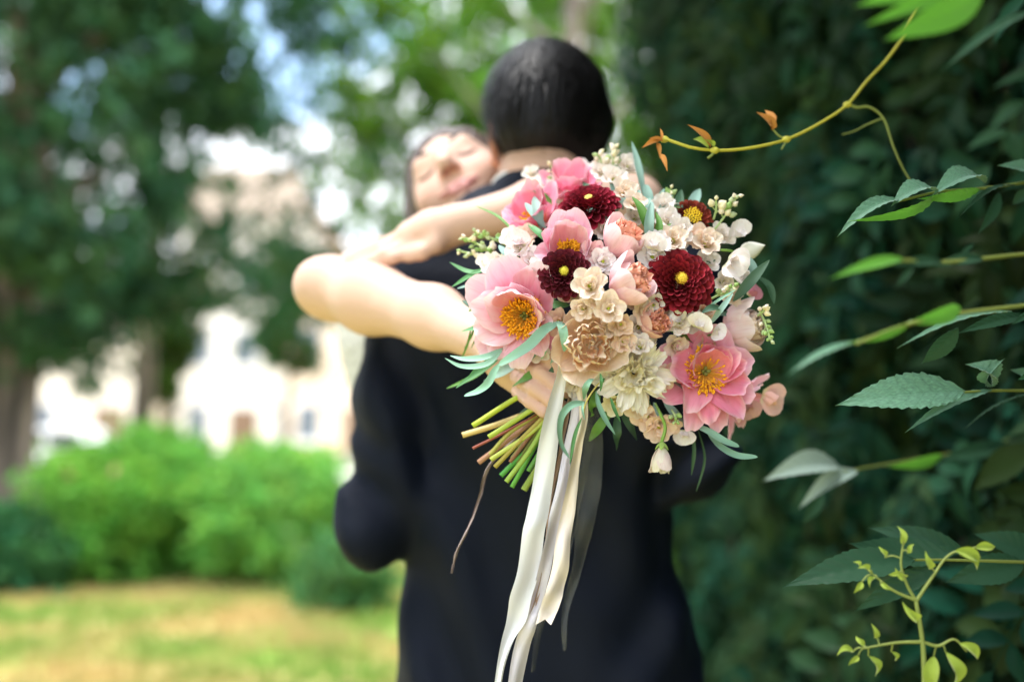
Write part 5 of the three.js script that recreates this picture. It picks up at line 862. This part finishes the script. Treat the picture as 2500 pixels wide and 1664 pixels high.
strap([[1578, 575, 0.985], [1574, 545, 0.97], [1562, 508, 0.97], [1543, 480, 0.975]], 26, leafG, { fold: 0.5 }); strap([[1580, 602, 0.98], [1582, 560, 0.965], [1586, 525, 0.965], [1589, 494, 0.97]], 24, eucaB, { fold: 0.4 }); strap([[1588, 600, 0.98], [1606, 565, 0.97], [1608, 545, 0.97], [1600, 517, 0.975]], 18, leafG, { fold: 0.6 });
strap([[1572, 480, 1.05], [1563, 430, 1.05], [1553, 385, 1.055], [1542, 345, 1.06]], 20, eucaB); strap([[1585, 505, 1.03], [1582, 480, 1.03], [1576, 450, 1.035]], 26, eucaB, { sharp: 0.4 }); strap([[1600, 500, 1.03], [1612, 478, 1.04], [1622, 460, 1.05]], 12, eucaB); strap([[1606, 566, 0.985], [1622, 556, 0.985], [1640, 545, 0.985]], 8, leafG);
strap([[1790, 735, 0.99], [1829, 690, 0.985], [1855, 660, 0.985], [1879, 634, 0.985]], 26, leafD); strap([[1815, 620, 1.0], [1835, 650, 1.0], [1845, 690, 1.0]], 26, eucaB); strap([[1852, 676, 1.02], [1878, 700, 1.02], [1890, 742, 1.02]], 22, leafD); strap([[1716, 762, 0.965], [1750, 735, 0.96], [1796, 707, 0.965]], 6, euca); strap([[1735, 790, 0.965], [1762, 752, 0.955], [1790, 715, 0.96]], 13, eucaB); strap([[1762, 752, 0.96], [1735, 752, 0.95], [1712, 764, 0.95]], 18, leafD);
strap([[1430, 982, 0.95], [1392, 990, 0.935], [1371, 1014, 0.93], [1365, 1054, 0.93], [1371, 1088, 0.935], [1391, 1119, 0.94]], 17, euca, { up: V(0.6, 0.3, 0.75), sharp: 0.5 }); strap([[1455, 955, 0.95], [1460, 985, 0.945], [1475, 1020, 0.945], [1502, 1061, 0.95]], 15, euca, { up: V(0.5, 0.3, 0.8) }); strap([[1425, 975, 0.95], [1430, 945, 0.94], [1440, 930, 0.94], [1450, 925, 0.945]], 14, euca); strap([[1466, 912, 0.94], [1468, 930, 0.935], [1466, 955, 0.94]], 7, leafM); strap([[1424, 980, 0.945], [1422, 1000, 0.94], [1427, 1024, 0.94]], 5, euca); strap([[1420, 1020, 0.96], [1404, 1060, 0.96], [1391, 1132, 0.96]], 8, leafM); strap([[1490, 970, 0.95], [1500, 1000, 0.95], [1515, 1030, 0.955]], 9, leafM);
strap([[1700, 1040, 1.0], [1727, 1052, 0.995], [1769, 1077, 0.99], [1805, 1090, 0.99]], 20, euca, { sharp: 0.4 }); strap([[1730, 1060, 1.01], [1761, 1092, 1.0], [1799, 1112, 0.995], [1850, 1115, 0.995]], 19, euca, { sharp: 0.45 }); strap([[1690, 1050, 1.03], [1694, 1100, 1.03], [1688, 1160, 1.04]], 10, leafD); strap([[1705, 1050, 1.03], [1720, 1120, 1.04], [1700, 1200, 1.05]], 6, leafD);
part('vine_stem', tube([at(1462, 935, 0.945), at(1440, 965, 0.94), at(1428, 990, 0.94), at(1424, 1015, 0.945)], 0.0008, 14, 5), mat(0.50, 0.42, 0.10, 0.6), bouquet);
// leaves filling the heart of the bouquet behind the blooms
{ const R = rng(1500); for (let k = 0; k < 80; k++) { const a = R() * 6.28, r = Math.sqrt(R()) * 300, x = 1500 + Math.cos(a) * r * 1.0, y = 745 + Math.sin(a) * r * 0.92, z = dome(x, y) + 0.035, l = 60 + R() * 40, b = a + (R() - 0.5) * 1.2; strap([[x, y, z], [x + Math.cos(b) * l * 0.5, y + Math.sin(b) * l * 0.5, z - 0.006], [x + Math.cos(b) * l, y + Math.sin(b) * l, z + 0.012]], 20 + R() * 10, [leafD, leafM, leafG, eucaB][Math.floor(R() * 4)]); } }
{ const R = rng(1600); for (let k = 0; k < 34; k++) { const a = k * 2.39996, r = Math.sqrt((k + 0.5) / 34) * 270, x = 1500 + Math.cos(a) * r, y = 735 + Math.sin(a) * r * 0.9; floret(x, y, dome(x, y) + 0.03, [Math.cos(a) * 0.4, -Math.sin(a) * 0.4, 1], 0.017, [CR, PE, WH, CW][k % 4], 1700 + k); } }
// ---- stems below the hand
[
  [[1345, 940], [1279, 962], [1154, 1039], 0.0028, [0.42, 0.52, 0.04]], [[1350, 960], [1300, 1000], [1213, 1036], [1129, 1062], 0.003, [0.66, 0.50, 0.20]], [[1350, 965], [1290, 1005], [1193, 1067], 0.0027, [0.36, 0.46, 0.05]], [[1340, 985], [1250, 1045], [1154, 1094], 0.0014, [0.32, 0.08, 0.05]], [[1355, 980], [1315, 1016], [1168, 1129], 0.0028, [0.42, 0.22, 0.13]], [[1355, 990], [1310, 1044], [1198, 1122], 0.0025, [0.46, 0.52, 0.09]], [[1352, 985], [1290, 1070], [1245, 1128], 0.002, [0.30, 0.14, 0.07]], [[1356, 985], [1320, 1060], [1223, 1161], 0.0026, [0.09, 0.36, 0.06]], [[1358, 990], [1300, 1090], [1236, 1176], 0.0026, [0.28, 0.42, 0.06]], [[1360, 990], [1300, 1100], [1250, 1189], 0.0024, [0.12, 0.38, 0.05]], [[1362, 990], [1330, 1110], [1279, 1196], 0.0034, [0.34, 0.46, 0.08]], [[1354, 985], [1270, 1075], [1208, 1140], 0.0024, [0.36, 0.30, 0.05]], [[1350, 980], [1240, 1060], [1196, 1110], 0.0022, [0.42, 0.40, 0.08]], [[1352, 980], [1280, 1080], [1250, 1120], 0.0024, [0.26, 0.30, 0.04]], [[1360, 990], [1330, 1080], [1290, 1150], 0.0024, [0.10, 0.26, 0.04]], [[1365, 990], [1340, 1080], [1310, 1140], 0.0024, [0.10, 0.22, 0.04]], [[1358, 985], [1310, 1060], [1262, 1130], 0.0022, [0.20, 0.22, 0.04]],
].forEach((s, i) => {
  const c = s.pop(), r = s.pop(), z = 1.022 + 0.018 * Math.sin(i * 2.1), P = s.map((q) => at(q[0], q[1], z)), top = at(1440 + 60 * Math.sin(i * 1.7), 800 + 50 * Math.cos(i * 2.3), 1.02);
  const m = mat(c[0], c[1], c[2], 0.55); part('stem', tube([top, ...P], r, 24, 9), m, bouquet);
});
// binding of the handle
part('binding', tube([at(1372, 905, 1.03), at(1340, 950, 1.03), at(1318, 990, 1.03)], 0.017, 12, 18), mat(0.72, 0.66, 0.60, 0.8), bouquet);
// ---- ribbons: rows of [y, left, right, zd]
const satin = (r, g, b, o = {}) => mat(r, g, b, 0.42, { sheen: 0.3, sheenRoughness: 0.4, sheenColor: lin(0.8, 0.8, 0.8), ...o });
function ribbon(rows, m, o = {}) {
  const { wave = 0.003, seed = 1, tail = false, name = 'ribbon', label } = o, n = rows.length - 1, L = [], Rr = [];
  rows.forEach(([y, l, r, z]) => { L.push(at(l, y, z)); Rr.push(at(r, y, z + (o.turn || 0.006))); });
  const cl = new THREE.CatmullRomCurve3(L), cr = new THREE.CatmullRomCurve3(Rr);
  return part(name, grid(10, 80, (u, v) => {
    const vv = tail ? v * (1 - 0.03 * (1 - Math.abs(u - 0.5) * 2)) : v, p = cl.getPoint(vv).lerp(cr.getPoint(vv), u);
    p.z += wave * (Math.sin(v * 13 + seed + u * 1.5) + 0.5 * Math.sin(v * 29 + seed * 2 - u * 2)) + 0.0016 * Math.sin(u * 6 + v * 9 + seed); p.x += 0.0007 * noise.noise(v * 14, u * 2, seed); return p;
  }), m, bouquet, label);
}
ribbon([[880, 1362, 1394, 0.972], [901, 1361, 1389, 0.968], [1003, 1333, 1371, 0.968], [1080, 1315, 1363, 0.975], [1156, 1305, 1353, 0.98], [1248, 1287, 1340, 0.985], [1301, 1275, 1329, 0.985], [1388, 1264, 1318, 0.99], [1460, 1244, 1298, 0.99], [1514, 1237, 1284, 0.99], [1568, 1223, 1251, 0.99], [1661, 1208, 1226, 0.99], [1800, 1196, 1220, 0.995]], satin(0.78, 0.79, 0.85), { seed: 1, label: 'wide white satin ribbon' });
ribbon([[900, 1385, 1415, 0.995], [988, 1396, 1427, 0.99], [1105, 1374, 1396, 0.99], [1169, 1362, 1389, 0.99], [1248, 1343, 1374, 0.99], [1301, 1334, 1362, 0.99], [1388, 1314, 1345, 0.995], [1460, 1298, 1327, 1.0], [1517, 1278, 1312, 1.0], [1568, 1257, 1297, 1.005], [1661, 1241, 1277, 1.005], [1800, 1222, 1262, 1.01]], satin(0.66, 0.63, 0.71), { seed: 3, label: 'narrow lilac grey ribbon' });
ribbon([[920, 1400, 1425, 0.985], [1008, 1415, 1436, 0.985], [1080, 1404, 1423, 0.985], [1156, 1389, 1414, 0.985], [1248, 1371, 1404, 0.985], [1316, 1357, 1393, 0.98], [1388, 1347, 1388, 0.975], [1440, 1333, 1377, 0.97], [1480, 1320, 1366, 0.965], [1524, 1307, 1345, 0.962]], satin(0.80, 0.70, 0.60), { seed: 5, tail: true, label: 'peach ribbon with a swallowtail end' });
const sheer = new THREE.MeshPhysicalMaterial({ color: lin(0.40, 0.42, 0.40), roughness: 0.6, transparent: true, opacity: 0.13, side: THREE.DoubleSide });
ribbon([[930, 1420, 1460, 1.01], [1100, 1424, 1474, 1.01], [1200, 1412, 1466, 1.01], [1280, 1406, 1449, 1.01], [1388, 1395, 1424, 1.015], [1496, 1371, 1388, 1.02], [1586, 1372, 1383, 1.02]], sheer, { seed: 7, wave: 0.006, label: 'sheer organza ribbon' });
ribbon([[930, 1400, 1440, 1.02], [1080, 1425, 1448, 1.02], [1160, 1405, 1432, 1.02], [1260, 1392, 1412, 1.02], [1400, 1340, 1380, 1.02], [1520, 1308, 1330, 1.02], [1640, 1296, 1306, 1.02]], sheer, { seed: 9, wave: 0.006 });
ribbon([[1060, 1262, 1272, 1.05], [1143, 1187, 1196, 1.05], [1208, 1169, 1176, 1.05], [1280, 1144, 1150, 1.05], [1348, 1112, 1118, 1.05], [1399, 1100, 1105, 1.05]], satin(0.34, 0.26, 0.24), { seed: 11, wave: 0.002, turn: 0.002, label: 'thin brown ribbon tail' });
ribbon([[960, 1388, 1398, 1.0], [1100, 1364, 1374, 1.0], [1250, 1338, 1346, 1.0], [1400, 1322, 1330, 1.0], [1540, 1280, 1290, 1.005]], satin(0.42, 0.28, 0.20), { seed: 13, wave: 0.002 });
scene.traverse((o) => { if (o.isMesh) { o.castShadow = true; o.receiveShadow = true; } });
renderer.render(scene, camera);
